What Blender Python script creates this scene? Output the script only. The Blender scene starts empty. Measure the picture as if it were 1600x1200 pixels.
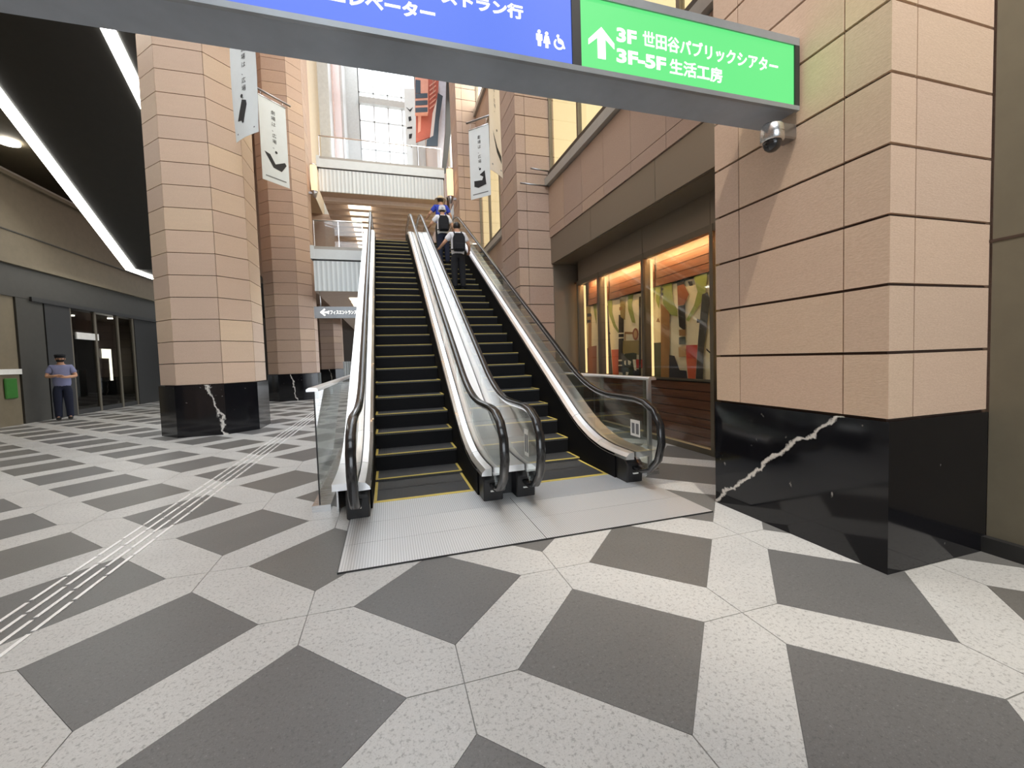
import bpy, bmesh, math, random
from mathutils import Vector, Matrix
random.seed(7)
S = bpy.context.scene
COL = S.collection
# ------------------------------------------------------------------ camera
F_PX, CX, CY = 642.33, 793.19, 589.77
YAW, PITCH, ROLL = math.radians(16.221), math.radians(2.637), math.radians(1.8822)
CAM = Vector((0, 0, 1.35))
fw = Vector((math.sin(YAW)*math.cos(PITCH), math.cos(YAW)*math.cos(PITCH), -math.sin(PITCH)))
rt0 = Vector((math.cos(YAW), -math.sin(YAW), 0)); up0 = rt0.cross(fw)
rt = rt0*math.cos(ROLL) - up0*math.sin(ROLL); up = up0*math.cos(ROLL) + rt0*math.sin(ROLL)
cd = bpy.data.cameras.new('camera'); cam = bpy.data.objects.new('camera', cd); COL.objects.link(cam)
cd.sensor_fit = 'HORIZONTAL'; cd.sensor_width = 36; cd.lens = F_PX/1600*36
cd.shift_x = (800-CX)/1600; cd.shift_y = (CY-600)/1600; cd.clip_start = .05; cd.clip_end = 500
cam.matrix_world = Matrix(((rt.x, up.x, -fw.x, CAM.x), (rt.y, up.y, -fw.y, CAM.y), (rt.z, up.z, -fw.z, CAM.z), (0, 0, 0, 1)))
S.camera = cam
def ray(x, y): return fw + rt*((x-CX)/F_PX) - up*((y-CY)/F_PX)
def at_x(x, y, X): d = ray(x, y); return CAM + d*(X/d.x)
def at_y(x, y, Y): d = ray(x, y); return CAM + d*(Y/d.y)
# ------------------------------------------------------------------ world, exposure
W = bpy.data.worlds.new('sky'); S.world = W; W.use_nodes = True
bg = W.node_tree.nodes['Background']; bg.inputs[0].default_value = (.88, .94, 1, 1); bg.inputs[1].default_value = 1.0
S.view_settings.view_transform = 'Standard'; S.view_settings.look = 'None'
S.view_settings.gamma = 1; S.view_settings.use_curve_mapping = False
S.view_settings.exposure = 2.1
# ------------------------------------------------------------------ materials
def srgb(r, g, b):
    f = lambda c: (c/255/12.92) if c/255 <= .04045 else ((c/255+.055)/1.055)**2.4
    return (f(r), f(g), f(b), 1)
MATS = {}
class NT:
    def __init__(s, name):
        s.m = bpy.data.materials.new(name); s.m.use_nodes = True; s.t = s.m.node_tree
        s.b = s.t.nodes['Principled BSDF']; s.out = s.t.nodes['Material Output']; MATS[s.m.name] = s.m
    def n(s, typ, **k):
        o = s.t.nodes.new(typ)
        for a, v in k.items():
            if a.startswith('i_'): o.inputs[a[2:].replace('_', ' ')].default_value = v
            else: setattr(o, a, v)
        return o
    def l(s, a, b): s.t.links.new(a, b)
    def co(s, kind='Object', scale=(1, 1, 1)):
        t = s.n('ShaderNodeTexCoord'); mp = s.n('ShaderNodeMapping'); mp.inputs['Scale'].default_value = scale
        s.l(t.outputs[kind], mp.inputs[0]); return mp.outputs[0]
    def geo(s, scale=(1, 1, 1)):
        t = s.n('ShaderNodeNewGeometry'); mp = s.n('ShaderNodeMapping'); mp.inputs['Scale'].default_value = scale
        s.l(t.outputs['Position'], mp.inputs[0]); return mp.outputs[0]
    def ramp(s, src, stops):
        r = s.n('ShaderNodeValToRGB'); e = r.color_ramp.elements
        while len(e) < len(stops): e.new(.5)
        for q, (p, c) in zip(e, stops): q.position = p; q.color = c
        s.l(src, r.inputs[0]); return r.outputs[0]
    def mix(s, fac, a, b, mode='MIX'):
        m = s.n('ShaderNodeMix', data_type='RGBA', blend_type=mode)
        for i, v in ((0, fac), (6, a), (7, b)):
            if hasattr(v, 'links'): s.l(v, m.inputs[i])
            else: m.inputs[i].default_value = v
        return m.outputs[2]
    def math(s, op, a, b=0.0):
        m = s.n('ShaderNodeMath', operation=op)
        for i, v in ((0, a), (1, b)):
            if hasattr(v, 'links'): s.l(v, m.inputs[i])
            else: m.inputs[i].default_value = v
        return m.outputs[0]
    def bump(s, h, st=.2, d=.01):
        b = s.n('ShaderNodeBump'); b.inputs['Strength'].default_value = st; b.inputs['Distance'].default_value = d
        s.l(h, b.inputs['Height']); s.l(b.outputs[0], s.b.inputs['Normal'])
    def noise(s, co, sc, det=4, rough=.6):
        n = s.n('ShaderNodeTexNoise'); n.inputs['Scale'].default_value = sc; n.inputs['Detail'].default_value = det
        n.inputs['Roughness'].default_value = rough; s.l(co, n.inputs['Vector']); return n.outputs['Fac']
    def rand(s): return s.n('ShaderNodeObjectInfo').outputs['Random']
def setv(b, col=None, rough=.5, metal=0, spec=.5):
    if col is not None: b.inputs['Base Color'].default_value = col
    b.inputs['Roughness'].default_value = rough; b.inputs['Metallic'].default_value = metal
    b.inputs['Specular IOR Level'].default_value = spec
def plain(name, col, rough=.5, metal=0, spec=.5, var=.06, nscale=6):
    t = NT(name); setv(t.b, col, rough, metal, spec)
    f = t.noise(t.geo(), nscale)
    c0 = tuple(max(0, c*(1-var)) for c in col[:3])+(1,); c1 = tuple(min(1, c*(1+var)) for c in col[:3])+(1,)
    t.l(t.ramp(f, [(.3, c0), (.7, c1)]), t.b.inputs['Base Color'])
    return t.m
def emit(name, col, st):
    t = NT(name); setv(t.b, (.02, .02, .02, 1), .5); t.b.inputs['Emission Color'].default_value = col
    t.b.inputs['Emission Strength'].default_value = st; return t.m
def stone(name, a, b, c, course=False):
    t = NT(name); setv(t.b, a, .62, 0, .3)
    r = t.ramp(t.rand(), [(0, a), (.5, b), (1, c)])
    g = t.noise(t.geo((1, 1, 6)), 3, 5)
    col = t.mix(t.math('MULTIPLY', g, .35), r, (a[0]*.72, a[1]*.70, a[2]*.70, 1))
    fine = t.noise(t.geo((1, 1, 4)), 60, 3)
    col = t.mix(.12, col, t.ramp(fine, [(.35, (0.2, .16, .13, 1)), (.65, (.9, .8, .72, 1))]))
    t.l(col, t.b.inputs['Base Color']); t.bump(t.noise(t.geo((1, 1, 5)), 25, 4), .12, .01); return t.m
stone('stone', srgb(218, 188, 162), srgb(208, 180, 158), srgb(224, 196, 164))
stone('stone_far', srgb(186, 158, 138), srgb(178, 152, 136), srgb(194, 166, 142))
plain('mortar', srgb(70, 54, 44), .9)
def granite(name, base, dark, light, rough, sc=60, tint=.5):
    t = NT(name); setv(t.b, base, rough, 0, .5)
    p = t.geo(); n1 = t.noise(p, sc, 3, .7); n2 = t.noise(p, sc*2.6, 2, .7)
    c = t.ramp(n1, [(.36, dark), (.46, base), (.62, base), (.72, light)])
    c = t.mix(.5, c, t.ramp(n2, [(.3, dark), (.42, base), (.6, base), (.75, light)]))
    tint = t.ramp(t.rand(), [(0, (1-.14*tint*2, 1-.13*tint*2, 1-.10*tint*2, 1)), (.5, (1, 1, 1, 1)), (1, (1-.07*tint*2, 1-.10*tint*2, 1-.14*tint*2, 1))])
    c = t.mix(1, c, tint, 'MULTIPLY')
    big = t.noise(p, 2.2, 4); c = t.mix(.35, c, t.mix(1, c, t.ramp(big, [(.3, (.72, .72, .72, 1)), (.7, (1, 1, 1, 1))]), 'MULTIPLY'))
    t.l(c, t.b.inputs['Base Color'])
    t.l(t.math('ADD', t.math('MULTIPLY', n1, .15), rough-.07), t.b.inputs['Roughness']); return t.m
granite('granite_dark', srgb(118, 117, 115), srgb(88, 87, 86), srgb(166, 165, 163), .40, 62, .45)
granite('granite_white', srgb(206, 205, 202), srgb(122, 121, 119), srgb(232, 231, 229), .40, 55, .08)
def marble(name, u, v0, du, wd=.012):
    """black marble; one bold white vein through the point v0 of the (u, z) plane, sloping by du per metre of z"""
    t = NT(name); setv(t.b, (0.006, .006, .008, 1), .09, 0, .5)
    p = t.co('Object'); sx = t.n('ShaderNodeSeparateXYZ'); t.l(p, sx.inputs[0])
    n = t.noise(p, 3.0, 6, .65); nn = t.math('MULTIPLY', t.math('SUBTRACT', n, .5), .42)
    a = t.math('SUBTRACT', sx.outputs[u], v0[0]); b = t.math('MULTIPLY', t.math('SUBTRACT', sx.outputs[2], v0[1]), du)
    d = t.math('ABSOLUTE', t.math('ADD', t.math('SUBTRACT', a, b), nn))
    w = t.noise(p, 5, 3); d = t.math('ADD', d, t.math('MULTIPLY', t.math('SUBTRACT', w, .5), .03))
    vein = t.ramp(d, [(0, (1, 1, 1, 1)), (wd, (.8, .8, .8, 1)), (wd*2, (0, 0, 0, 1))])
    n3 = t.noise(p, 1.7, 8, .7); v2 = t.ramp(t.math('ABSOLUTE', t.math('SUBTRACT', n3, .37)), [(0, (.55, .55, .55, 1)), (.006, (0, 0, 0, 1))])
    m3 = t.noise(p, 1.1, 2); v2 = t.mix(1, v2, t.ramp(m3, [(.5, (0, 0, 0, 1)), (.62, (1, 1, 1, 1))]), 'MULTIPLY')
    sp = t.ramp(t.noise(p, 14, 3, .5), [(.72, (0, 0, 0, 1)), (.78, (.35, .35, .35, 1))])
    f = t.mix(1, t.mix(1, vein, v2, 'ADD'), sp, 'ADD')
    t.l(t.mix(f, (0.007, .007, .009, 1), (.74, .71, .66, 1)), t.b.inputs['Base Color']); return t.m
def brushed(name, col, rough=.28, sc=(2, 200, 200), amt=.12):
    t = NT(name); setv(t.b, col, rough, 1)
    n = t.noise(t.geo(sc), 1.0, 4); t.l(t.math('ADD', t.math('MULTIPLY', n, amt), rough-amt/2), t.b.inputs['Roughness'])
    return t.m
brushed('steel', (.72, .73, .74, 1), .26); brushed('steel_polished', (.92, .93, .94, 1), .34, amt=.08); brushed('steel_bar', (.95, .95, .95, 1), .5)
brushed('steel_dark', (.36, .36, .37, 1), .35)
def plate_mat():
    t = NT('plate_steel'); setv(t.b, (.60, .60, .61, 1), .40, .55)
    p = t.geo(); sx = t.n('ShaderNodeSeparateXYZ'); t.l(p, sx.inputs[0])
    w = t.math('SINE', t.math('MULTIPLY', sx.outputs[0], 2*math.pi/.018)); w2 = t.math('SINE', t.math('MULTIPLY', sx.outputs[1], 2*math.pi/.018))
    h = t.math('MAXIMUM', w, t.math('MULTIPLY', w2, .4))
    t.l(t.ramp(h, [(.0, (.60, .61, .62, 1)), (.6, (.84, .85, .86, 1))]), t.b.inputs['Base Color'])
    t.bump(h, .15, .002); return t.m
plate_mat()
def tread_mat(name, a, b, rough):
    t = NT(name); setv(t.b, a, rough, 0, .5)
    p = t.geo(); sx = t.n('ShaderNodeSeparateXYZ'); t.l(p, sx.inputs[0])
    w = t.math('SINE', t.math('MULTIPLY', sx.outputs[0], 2*math.pi/.012))
    t.l(t.ramp(w, [(0, a), (.7, b)]), t.b.inputs['Base Color']); t.bump(w, .3, .003); return t.m
tread_mat('tread', (.02, .02, .021, 1), (.10, .10, .10, 1), .5)
plain('riser', (.008, .008, .009, 1), .75, 0, .15)
plain('yellow', srgb(214, 190, 96), .5)
plain('rubber', (.016, .016, .017, 1), .16, 0, .7)
plain('black_plastic', (.012, .012, .013, 1), .4)
plain('black_trim', (.02, .02, .02, 1), .5)
def glass(name, tint=(.95, .98, .965, 1), base=.05):
    t = NT(name); t.t.nodes.remove(t.b)
    tr = t.n('ShaderNodeBsdfTransparent'); tr.inputs[0].default_value = tint
    gl = t.n('ShaderNodeBsdfGlossy'); gl.inputs['Roughness'].default_value = .02; gl.inputs[0].default_value = (1, 1, 1, 1)
    ge = t.n('ShaderNodeNewGeometry'); dp = t.n('ShaderNodeVectorMath', operation='DOT_PRODUCT'); t.l(ge.outputs['Normal'], dp.inputs[0]); t.l(ge.outputs['Incoming'], dp.inputs[1])
    k = t.math('POWER', t.math('SUBTRACT', 1.0, t.math('ABSOLUTE', dp.outputs['Value'])), 5.0)
    mx = t.n('ShaderNodeMixShader'); t.l(t.math('ADD', t.math('MULTIPLY', k, 1-base), base), mx.inputs[0])
    t.l(tr.outputs[0], mx.inputs[1]); t.l(gl.outputs[0], mx.inputs[2]); t.l(mx.outputs[0], t.out.inputs[0]); return t.m
glass('glass'); glass('glass_balustrade', (.95, .98, .97, 1), .13); glass('glass_clear', (.97, .98, .98, 1), .04); glass('glass_smoke', (.42, .42, .40, 1), .06)
brushed('bronze', srgb(142, 132, 118), .42, (3, 3, 120), .1); MATS['bronze'].node_tree.nodes['Principled BSDF'].inputs['Metallic'].default_value = .55
plain('frame_metal', srgb(120, 112, 98), .4, .6)
plain('frame_dark', srgb(66, 58, 50), .45, .3)
def wood():
    t = NT('wood'); setv(t.b, (.16, .07, .03, 1), .5)
    p = t.geo((3, .6, 14)); n = t.noise(p, 4, 6)
    c = t.ramp(n, [(.3, srgb(82, 48, 30)), (.55, srgb(112, 68, 42)), (.75, srgb(136, 86, 54))])
    t.l(t.mix(t.math('MULTIPLY', t.rand(), .4), c, srgb(90, 52, 34)), t.b.inputs['Base Color']); t.bump(n, .1, .005); return t.m
wood()
plain('cream_post', srgb(226, 200, 150), .5)
def ribbed():
    t = NT('white_panel'); setv(t.b, srgb(222, 228, 228), .45); sx = t.n('ShaderNodeSeparateXYZ'); t.l(t.geo(), sx.inputs[0])
    w = t.math('SINE', t.math('MULTIPLY', sx.outputs[0], 2*math.pi/.15))
    t.l(t.ramp(w, [(0, srgb(204, 211, 212)), (.4, srgb(224, 230, 230))]), t.b.inputs['Base Color']); t.bump(w, .4, .02)
ribbed()
plain('white_ledge', srgb(212, 217, 217), .45, var=.03)
plain('ledge_grey', srgb(168, 164, 156), .5)
plain('ceiling_dark', srgb(52, 51, 48), .55)
plain('wall_beige', srgb(122, 112, 92), .7)
plain('shop_grey', srgb(64, 62, 56), .6); plain('shop_dark', srgb(38, 37, 35), .5)
plain('wall_olive', srgb(108, 102, 86), .8)
plain('brown_slat', srgb(206, 190, 178), .6); plain('brown_soffit', srgb(180, 160, 144), .7)
plain('brown_wall', srgb(186, 160, 140), .7); plain('dark_wall', srgb(72, 66, 60), .7)
plain('wall_cream', srgb(214, 200, 172), .6); plain('wall_pink', srgb(226, 200, 192), .55); plain('wall_silver', srgb(196, 196, 192), .4)
plain('sign_case', srgb(160, 168, 178), .35, 0)
plain('sign_edge', srgb(150, 154, 158), .35, .4)
emit('sign_blue', srgb(84, 116, 226), .28); emit('sign_green', srgb(92, 218, 122), .28)
emit('sign_white', (1, .98, .9, 1), .5)
plain('paint_white', srgb(240, 240, 236), .5)
emit('strip_light', (1, .98, .92, 1), 3.5); emit('cove_warm', (1, .66, .30, 1), 30); emit('cove_panel', (1, .88, .68, 1), 1.0)
emit('lit_window', (1, .78, .40, 1), .28); emit('lit_white', (1, .96, .84, 1), 2.2); emit('downlight', (1, .95, .85, 1), 4)
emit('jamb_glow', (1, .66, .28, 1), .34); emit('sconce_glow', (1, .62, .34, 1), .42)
plain('banner_cloth', srgb(226, 232, 232), .8, var=.02); plain('banner_beige', srgb(232, 222, 210), .8, var=.02)
plain('ink', srgb(38, 38, 40), .7); plain('ink_grey', srgb(120, 122, 124), .7)
plain('skin', srgb(206, 158, 128), .55); plain('hair', srgb(34, 28, 25), .5)
plain('cloth_white', srgb(228, 228, 232), .85); plain('cloth_blue', srgb(50, 70, 180), .85); plain('cloth_black', srgb(24, 25, 30), .85)
plain('cloth_navy', srgb(24, 30, 52), .85); plain('cloth_sky', srgb(132, 136, 172), .85); plain('straw', srgb(214, 198, 164), .85)
plain('grey_hat', srgb(206, 208, 214), .85); plain('shoe', srgb(30, 28, 27), .6)
plain('red_cloth', srgb(168, 88, 72), .7); plain('red_light', srgb(206, 150, 132), .7); plain('teal_metal', srgb(60, 70, 80), .35, .4)
plain('silver_cloth', srgb(196, 202, 214), .35, .3)
plain('green_box', srgb(52, 118, 42), .6)
MC = {'cream': srgb(232, 222, 186), 'leaf': srgb(142, 152, 78), 'olive': srgb(148, 132, 82), 'slate': srgb(66, 66, 62), 'black': srgb(36, 35, 33),
      'brown': srgb(150, 112, 66), 'orange': srgb(202, 98, 66), 'dgreen': srgb(62, 70, 56), 'tan': srgb(190, 154, 104), 'red': srgb(188, 62, 48), 'navy': srgb(44, 48, 58), 'rust': srgb(150, 92, 60)}
for k, v in MC.items(): plain('art_'+k, v, .8, var=.05, nscale=30)
# ------------------------------------------------------------------ mesh helpers
ORG = {}
def org(p): return ORG.get(p.name, Vector((0, 0, 0))) if p else Vector((0, 0, 0))
def tag(o, label=None, cat=None, group=None, kind=None):
    for k, v in (('label', label), ('category', cat), ('group', group), ('kind', kind)):
        if v: o[k] = v
    return o
def empty(name, loc, label=None, cat=None, group=None, kind=None):
    o = bpy.data.objects.new(name, None); o.empty_display_size = .2; COL.objects.link(o); o.location = loc; ORG[o.name] = Vector(loc)
    return tag(o, label, cat, group, kind)
class MB:
    def __init__(s): s.v = []; s.f = []; s.m = []; s.sm = []
    def add(s, vs, fs, m=0, smooth=False):
        o = len(s.v); s.v += [tuple(v) for v in vs]
        for f in fs: s.f.append(tuple(i+o for i in f)); s.m.append(m); s.sm.append(smooth)
        return s
    def box(s, x0, x1, y0, y1, z0, z1, m=0):
        vs = [(x, y, z) for z in (z0, z1) for y in (y0, y1) for x in (x0, x1)]
        return s.add(vs, [(0, 2, 3, 1), (4, 5, 7, 6), (0, 1, 5, 4), (2, 6, 7, 3), (0, 4, 6, 2), (1, 3, 7, 5)], m)
    def prism(s, poly, axis, a, b, m=0):
        mk = {'z': lambda p, t: (p[0], p[1], t), 'x': lambda p, t: (t, p[0], p[1]), 'y': lambda p, t: (p[0], t, p[1])}[axis]
        n = len(poly); vs = [mk(p, a) for p in poly]+[mk(p, b) for p in poly]
        fs = [tuple(range(n-1, -1, -1)), tuple(range(n, 2*n))]+[(i, (i+1) % n, n+(i+1) % n, n+i) for i in range(n)]
        return s.add(vs, fs, m)
    def rings(s, rings, m=0, closed=True, cap=True, smooth=True):
        n = len(rings[0]); vs = [p for r in rings for p in r]; fs = []
        for k in range(len(rings)-1):
            for i in range(n if closed else n-1):
                j = (i+1) % n; fs.append((k*n+i, k*n+j, (k+1)*n+j, (k+1)*n+i))
        s.add(vs, fs, m, smooth)
        if cap and closed:
            o = len(s.v)-len(vs)
            s.f.append(tuple(o+i for i in range(n-1, -1, -1))); s.m.append(m); s.sm.append(False)
            s.f.append(tuple(o+(len(rings)-1)*n+i for i in range(n))); s.m.append(m); s.sm.append(False)
        return s
    def tube(s, pts, r, n=10, m=0):
        pts = [Vector(p) for p in pts]; R = []
        for i, p in enumerate(pts):
            d = (pts[min(i+1, len(pts)-1)]-pts[max(i-1, 0)]).normalized()
            a = d.orthogonal().normalized() if i == 0 else (a-d*a.dot(d)).normalized()
            b = d.cross(a); rr = r[i] if isinstance(r, (list, tuple)) else r
            R.append([p+a*rr*math.cos(t*2*math.pi/n)+b*rr*math.sin(t*2*math.pi/n) for t in range(n)])
        return s.rings(R, m)
    def lathe(s, c, prof, n=20, m=0, axis='z'):
        R = []
        for r, h in prof:
            ring = []
            for t in range(n):
                a = t*2*math.pi/n; x, y = r*math.cos(a), r*math.sin(a)
                ring.append((c[0]+x, c[1]+y, c[2]+h) if axis == 'z' else (c[0]+x, c[1]+h, c[2]+y))
            R.append(ring)
        return s.rings(R, m)
    def sweep_yz(s, path, prof, X, m=0, smooth=True):
        """profile (dx, dn) carried along a path in the YZ plane at x = X"""
        R = []
        for i, (y, z) in enumerate(path):
            a = path[max(i-1, 0)]; b = path[min(i+1, len(path)-1)]; dy, dz = b[0]-a[0], b[1]-a[1]; L = math.hypot(dy, dz) or 1
            ny, nz = -dz/L, dy/L
            R.append([(X+px, y+ny*pn, z+nz*pn) for px, pn in prof])
        return s.rings(R, m, smooth=smooth)
    def mesh(s, name, mats, off=Vector((0, 0, 0)), bevel=0):
        me = bpy.data.meshes.new(name); me.from_pydata([(v[0]-off.x, v[1]-off.y, v[2]-off.z) for v in s.v], [], s.f)
        for k in (mats if isinstance(mats, (list, tuple)) else [mats]): me.materials.append(MATS[k])
        me.polygons.foreach_set('material_index', s.m); me.polygons.foreach_set('use_smooth', s.sm)
        bm = bmesh.new(); bm.from_mesh(me); bmesh.ops.recalc_face_normals(bm, faces=bm.faces)
        if bevel: bmesh.ops.bevel(bm, geom=bm.edges[:], offset=bevel, segments=1, affect='EDGES', profile=.5)
        bm.to_mesh(me); bm.free(); me.update(); return me
    def build(s, name, mats, parent=None, label=None, cat=None, group=None, kind=None, bevel=0):
        if parent: off = org(parent)
        elif kind == 'structure': off = Vector((0, 0, 0))
        else:
            xs, ys, zs = zip(*s.v); off = Vector(((min(xs)+max(xs))/2, (min(ys)+max(ys))/2, min(zs)))
        o = bpy.data.objects.new(name, s.mesh(name, mats, off, bevel)); COL.objects.link(o)
        if parent: o.parent = parent; ORG[o.name] = off
        else: o.location = off; ORG[o.name] = off
        return tag(o, label, cat, group, kind)
def inst(name, me, loc, parent, kind=None, rz=0):
    o = bpy.data.objects.new(name, me); COL.objects.link(o); o.parent = parent
    o.location = Vector(loc)-org(parent); o.rotation_euler.z = rz; ORG[o.name] = Vector(loc)
    return tag(o, kind=kind)
def struct(mb, name, mats, parent=None, **k):
    return mb.build(name, mats, parent, kind=None if parent else 'structure', **k)
def text_mb(txt, size, m=0, bold=0.0, align='LEFT'):
    cu = bpy.data.curves.new('t', 'FONT'); cu.body = txt; cu.size = size; cu.align_x = align; cu.offset = bold*1.8; cu.resolution_u = 3
    cu.fill_mode = 'FRONT'; o = bpy.data.objects.new('t', cu); COL.objects.link(o)
    dg = bpy.context.evaluated_depsgraph_get(); me = bpy.data.meshes.new_from_object(o.evaluated_get(dg))
    mb = MB(); mb.add([v.co[:] for v in me.vertices], [tuple(p.vertices) for p in me.polygons], m)
    bpy.data.objects.remove(o); bpy.data.meshes.remove(me); bpy.data.curves.remove(cu); return mb
def xform(mb, f): mb.v = [tuple(f(v)) for v in mb.v]; return mb

# ================================================================== THE SETTING
# ------------------------------------------------------------------ floor: dark granite diamonds in mitred white granite
HX, HY, TD, X0, Y0 = .725, .735, .49, .25, 2.39
plain('grout', srgb(140, 139, 136), .9)
floor = struct(MB().box(-14, 8, -9, 40, -.3, -.004), 'floor', 'grout')
g = .0015
dark_me = MB().prism([(TD-g, 0), (0, TD-g), (-TD+g, 0), (0, -TD+g)], 'z', -.03, 0).mesh('paving_tile', 'granite_dark')
def hexpoly(sx):
    # strip between tile (0,0) and its neighbour (sx*HX, -HY); relative to tile centre
    P = [(TD, 0), (HX, 0), (HX, -HY+TD), (HX-TD, -HY), (0, -HY), (0, -TD)]
    c = (HX/2, -HY/2); out = []
    for x, y in P:
        d = math.hypot(x-c[0], y-c[1]); k = (d-.003)/d; out.append(((c[0]+(x-c[0])*k)*sx, c[1]+(y-c[1])*k))
    return out
white_me = {sx: MB().prism(hexpoly(sx), 'z', -.03, 0).mesh('border_stone', 'granite_white') for sx in (1, -1)}
cells = []
for i in range(-19, 7):
    for j in range(-14, 46):
        if (i+j) % 2: continue
        x, y = X0+i*HX, Y0+j*HY
        if x < -13 or x > 4.6 or y < -7 or y > 35: continue
        d = Vector((x, y, 0))-CAM; z = d.dot(fw)
        if z > .2:
            u = CX+F_PX*d.dot(rt)/z; v = CY-F_PX*d.dot(up)/z; vis = -250 < u < 1850 and v < 1500
        else: vis = False
        hidden = (-.4 < x < 2.6 and 4.6 < y) or x > 4.1
        cells.append((0 if (vis and not hidden) else 1, d.length, x, y))
cells.sort()
for n, (a, b, x, y) in enumerate(cells):
    if n < 300: inst('paving_tile', dark_me, (x, y, 0), floor)
def joined(name, polys, mat):
    mb = MB()
    for P in polys: mb.prism(P, 'z', -.03, 0)
    o = mb.build(name, mat, floor); o['kind'] = 'stuff'
joined('far_paving_tiles', [[(x+px, y+py) for px, py in [(TD-g, 0), (0, TD-g), (-TD+g, 0), (0, -TD+g)]] for (a, b, x, y) in cells[300:]], 'granite_dark')
hexes = []
for a, b, x, y in cells:
    for sx in (1, -1):
        hexes.append((a, (Vector((x+sx*HX/2, y-HY/2, 0))-CAM).length, x, y, sx))
hexes.sort()
for a, b, x, y, sx in hexes[:300]: inst('border_stone', white_me[sx], (x, y, 0), floor)
joined('far_border_stones', [[(x+px, y+py) for px, py in hexpoly(sx)] for a, b, x, y, sx in hexes[300:]], 'granite_white')

# ------------------------------------------------------------------ right-hand wall beside the near pillar
wr = struct(MB().box(3.69, 4.3, -9, 1.656, 0, 14), 'wall_right', 'wall_olive')
struct(MB().box(3.72, 4.3, 1.66, 2.965, 0, 14), 'wall_behind_pier_3', 'stone_far')
for z in (1.99, 3.98):
    MB().box(3.686, 3.69, -9, 1.69, z-.008, z+.008).build('joint', 'mortar', wr)
struct(MB().box(3.64, 3.69, -9, 1.66, 0, .10), 'baseboard_right', 'black_trim')

struct(MB().box(-12, 4.3, -9, -1.2, 4.6, 5.2), 'ceiling_entrance', 'wall_olive')
struct(MB().box(-12, -5.21, 2.6, 2.9, 0, 16), 'wall_light_block_near', 'shop_grey'); struct(MB().box(-12, -3, -9.3, -9, 0, 4.6), 'wall_light_block_back', 'shop_grey')  # unseen walls added to keep light from behind off the shop passage
struct(MB().box(-5.2, -4.9, -9, 6.3, 0, 14), 'wall_light_block_side', 'stone_far')  # added out of view to block back light into the passage
# ------------------------------------------------------------------ octagonal columns
def octa(cx, cy, h, c): # half across flats h, chamfer c
    return [(cx-h+c, cy-h), (cx+h-c, cy-h), (cx+h, cy-h+c), (cx+h, cy+h-c), (cx+h-c, cy+h), (cx-h+c, cy+h), (cx-h, cy+h-c), (cx-h, cy-h+c)]
def column(cx, cy, top, label, vein, mat='stone', course=.432, z0=1.03):
    c = empty('stone_column', (cx, cy, 0), label, 'column', 'octagonal stone columns')
    h, ch = .86, .455
    mm = marble('black_marble_column', *vein)
    MB().prism(octa(cx, cy, h+.03, ch+.012), 'z', 0, z0-.01).build('black_base', mm.name, c, label='polished black marble base with white veins')
    MB().prism(octa(cx, cy, h-.06, ch-.03), 'z', z0-.02, 26).build('core', 'mortar', c)
    O = octa(0, 0, h, ch); I = octa(0, 0, h-.055, ch-.02); meshes = []
    for k in range(8):
        a, b = Vector(O[k]), Vector(O[(k+1) % 8]); ia, ib = Vector(I[k]), Vector(I[(k+1) % 8])
        d = (b-a).normalized()*.0045
        P = [tuple(a+d), tuple(b-d), tuple(ib-d), tuple(ia+d)]
        meshes.append(MB().prism(P, 'z', .007, course-.007).mesh('stone_block', mat))
    n = min(36, int((top-z0)/course))
    for r in range(n):
        for k in range(8): inst('stone_block', meshes[k], (cx, cy, z0+r*course), c)
    MB().prism(octa(cx, cy, h, ch), 'z', z0+n*course, 26).build('upper_shaft', mat, c)
    return c
column(-3.60, 10.43, 15, 'octagonal beige stone column with white banners, standing in front of the shop passage', (0, (.18, .9), -.3, .014))
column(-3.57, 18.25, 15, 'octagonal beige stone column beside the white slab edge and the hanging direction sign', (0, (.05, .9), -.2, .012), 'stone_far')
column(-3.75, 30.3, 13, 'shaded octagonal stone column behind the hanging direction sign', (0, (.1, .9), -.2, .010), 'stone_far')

# ------------------------------------------------------------------ square piers on the right
def pier(y0, y1, label, mat, vein, top=12.0, course=.3955, z0=.915):
    xa, xb = 2.79, 3.69
    c = empty('stone_pier', (xa+.45, (y0+y1)/2, 0), label, 'pillar', 'square stone piers')
    mm = marble('black_marble_pier', *vein)
    MB().box(xa-.012, xb, y0-.012, y1+.012, 0, z0-.008).build('black_base', mm.name, c, label='polished black marble base with a bold white vein')
    MB().box(xa+.022, xb-.002, y0+.022, y1-.022, z0-.05, 26).build('core', 'mortar', c)
    t = .05; e = .004
    def L(ya, yb, s):  # corner stone
        return [(xa, ya), (xa+.21-e, ya), (xa+.21-e, ya+s*t), (xa+t, ya+s*t), (xa+t, yb-s*e), (xa, yb-s*e)]
    P1 = L(y0, y0+.25, 1); P2 = L(y1, y1-.25, -1)
    ms = []
    for P in (P1, P2, [(xa+.21+e, y0), (xb, y0), (xb, y0+t), (xa+.21+e, y0+t)], [(xa, y0+.25+e), (xa+t, y0+.25+e), (xa+t, y1-.25-e), (xa, y1-.25-e)],
              [(xa+.21+e, y1), (xb, y1), (xb, y1-t), (xa+.21+e, y1-t)]):
        cx, cy = P[0]; ms.append((MB().prism([(a-cx, b-cy) for a, b in P], 'z', .009, course-.009).mesh('stone_block', mat), cx, cy))
    n = int((top-z0)/course)
    for r in range(n):
        for me, cx, cy in ms: inst('stone_block', me, (cx, cy, z0+r*course), c)
    MB().box(xa, xb-.002, y0, y1, z0+n*course, 26).build('upper_shaft', mat, c)
    return c
pier(1.67, 2.97, 'square beige stone pier on a glossy black base, carrying the lit overhead sign', 'stone', (1, (2.02-2.32, .86), -1.15, .013))
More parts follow.
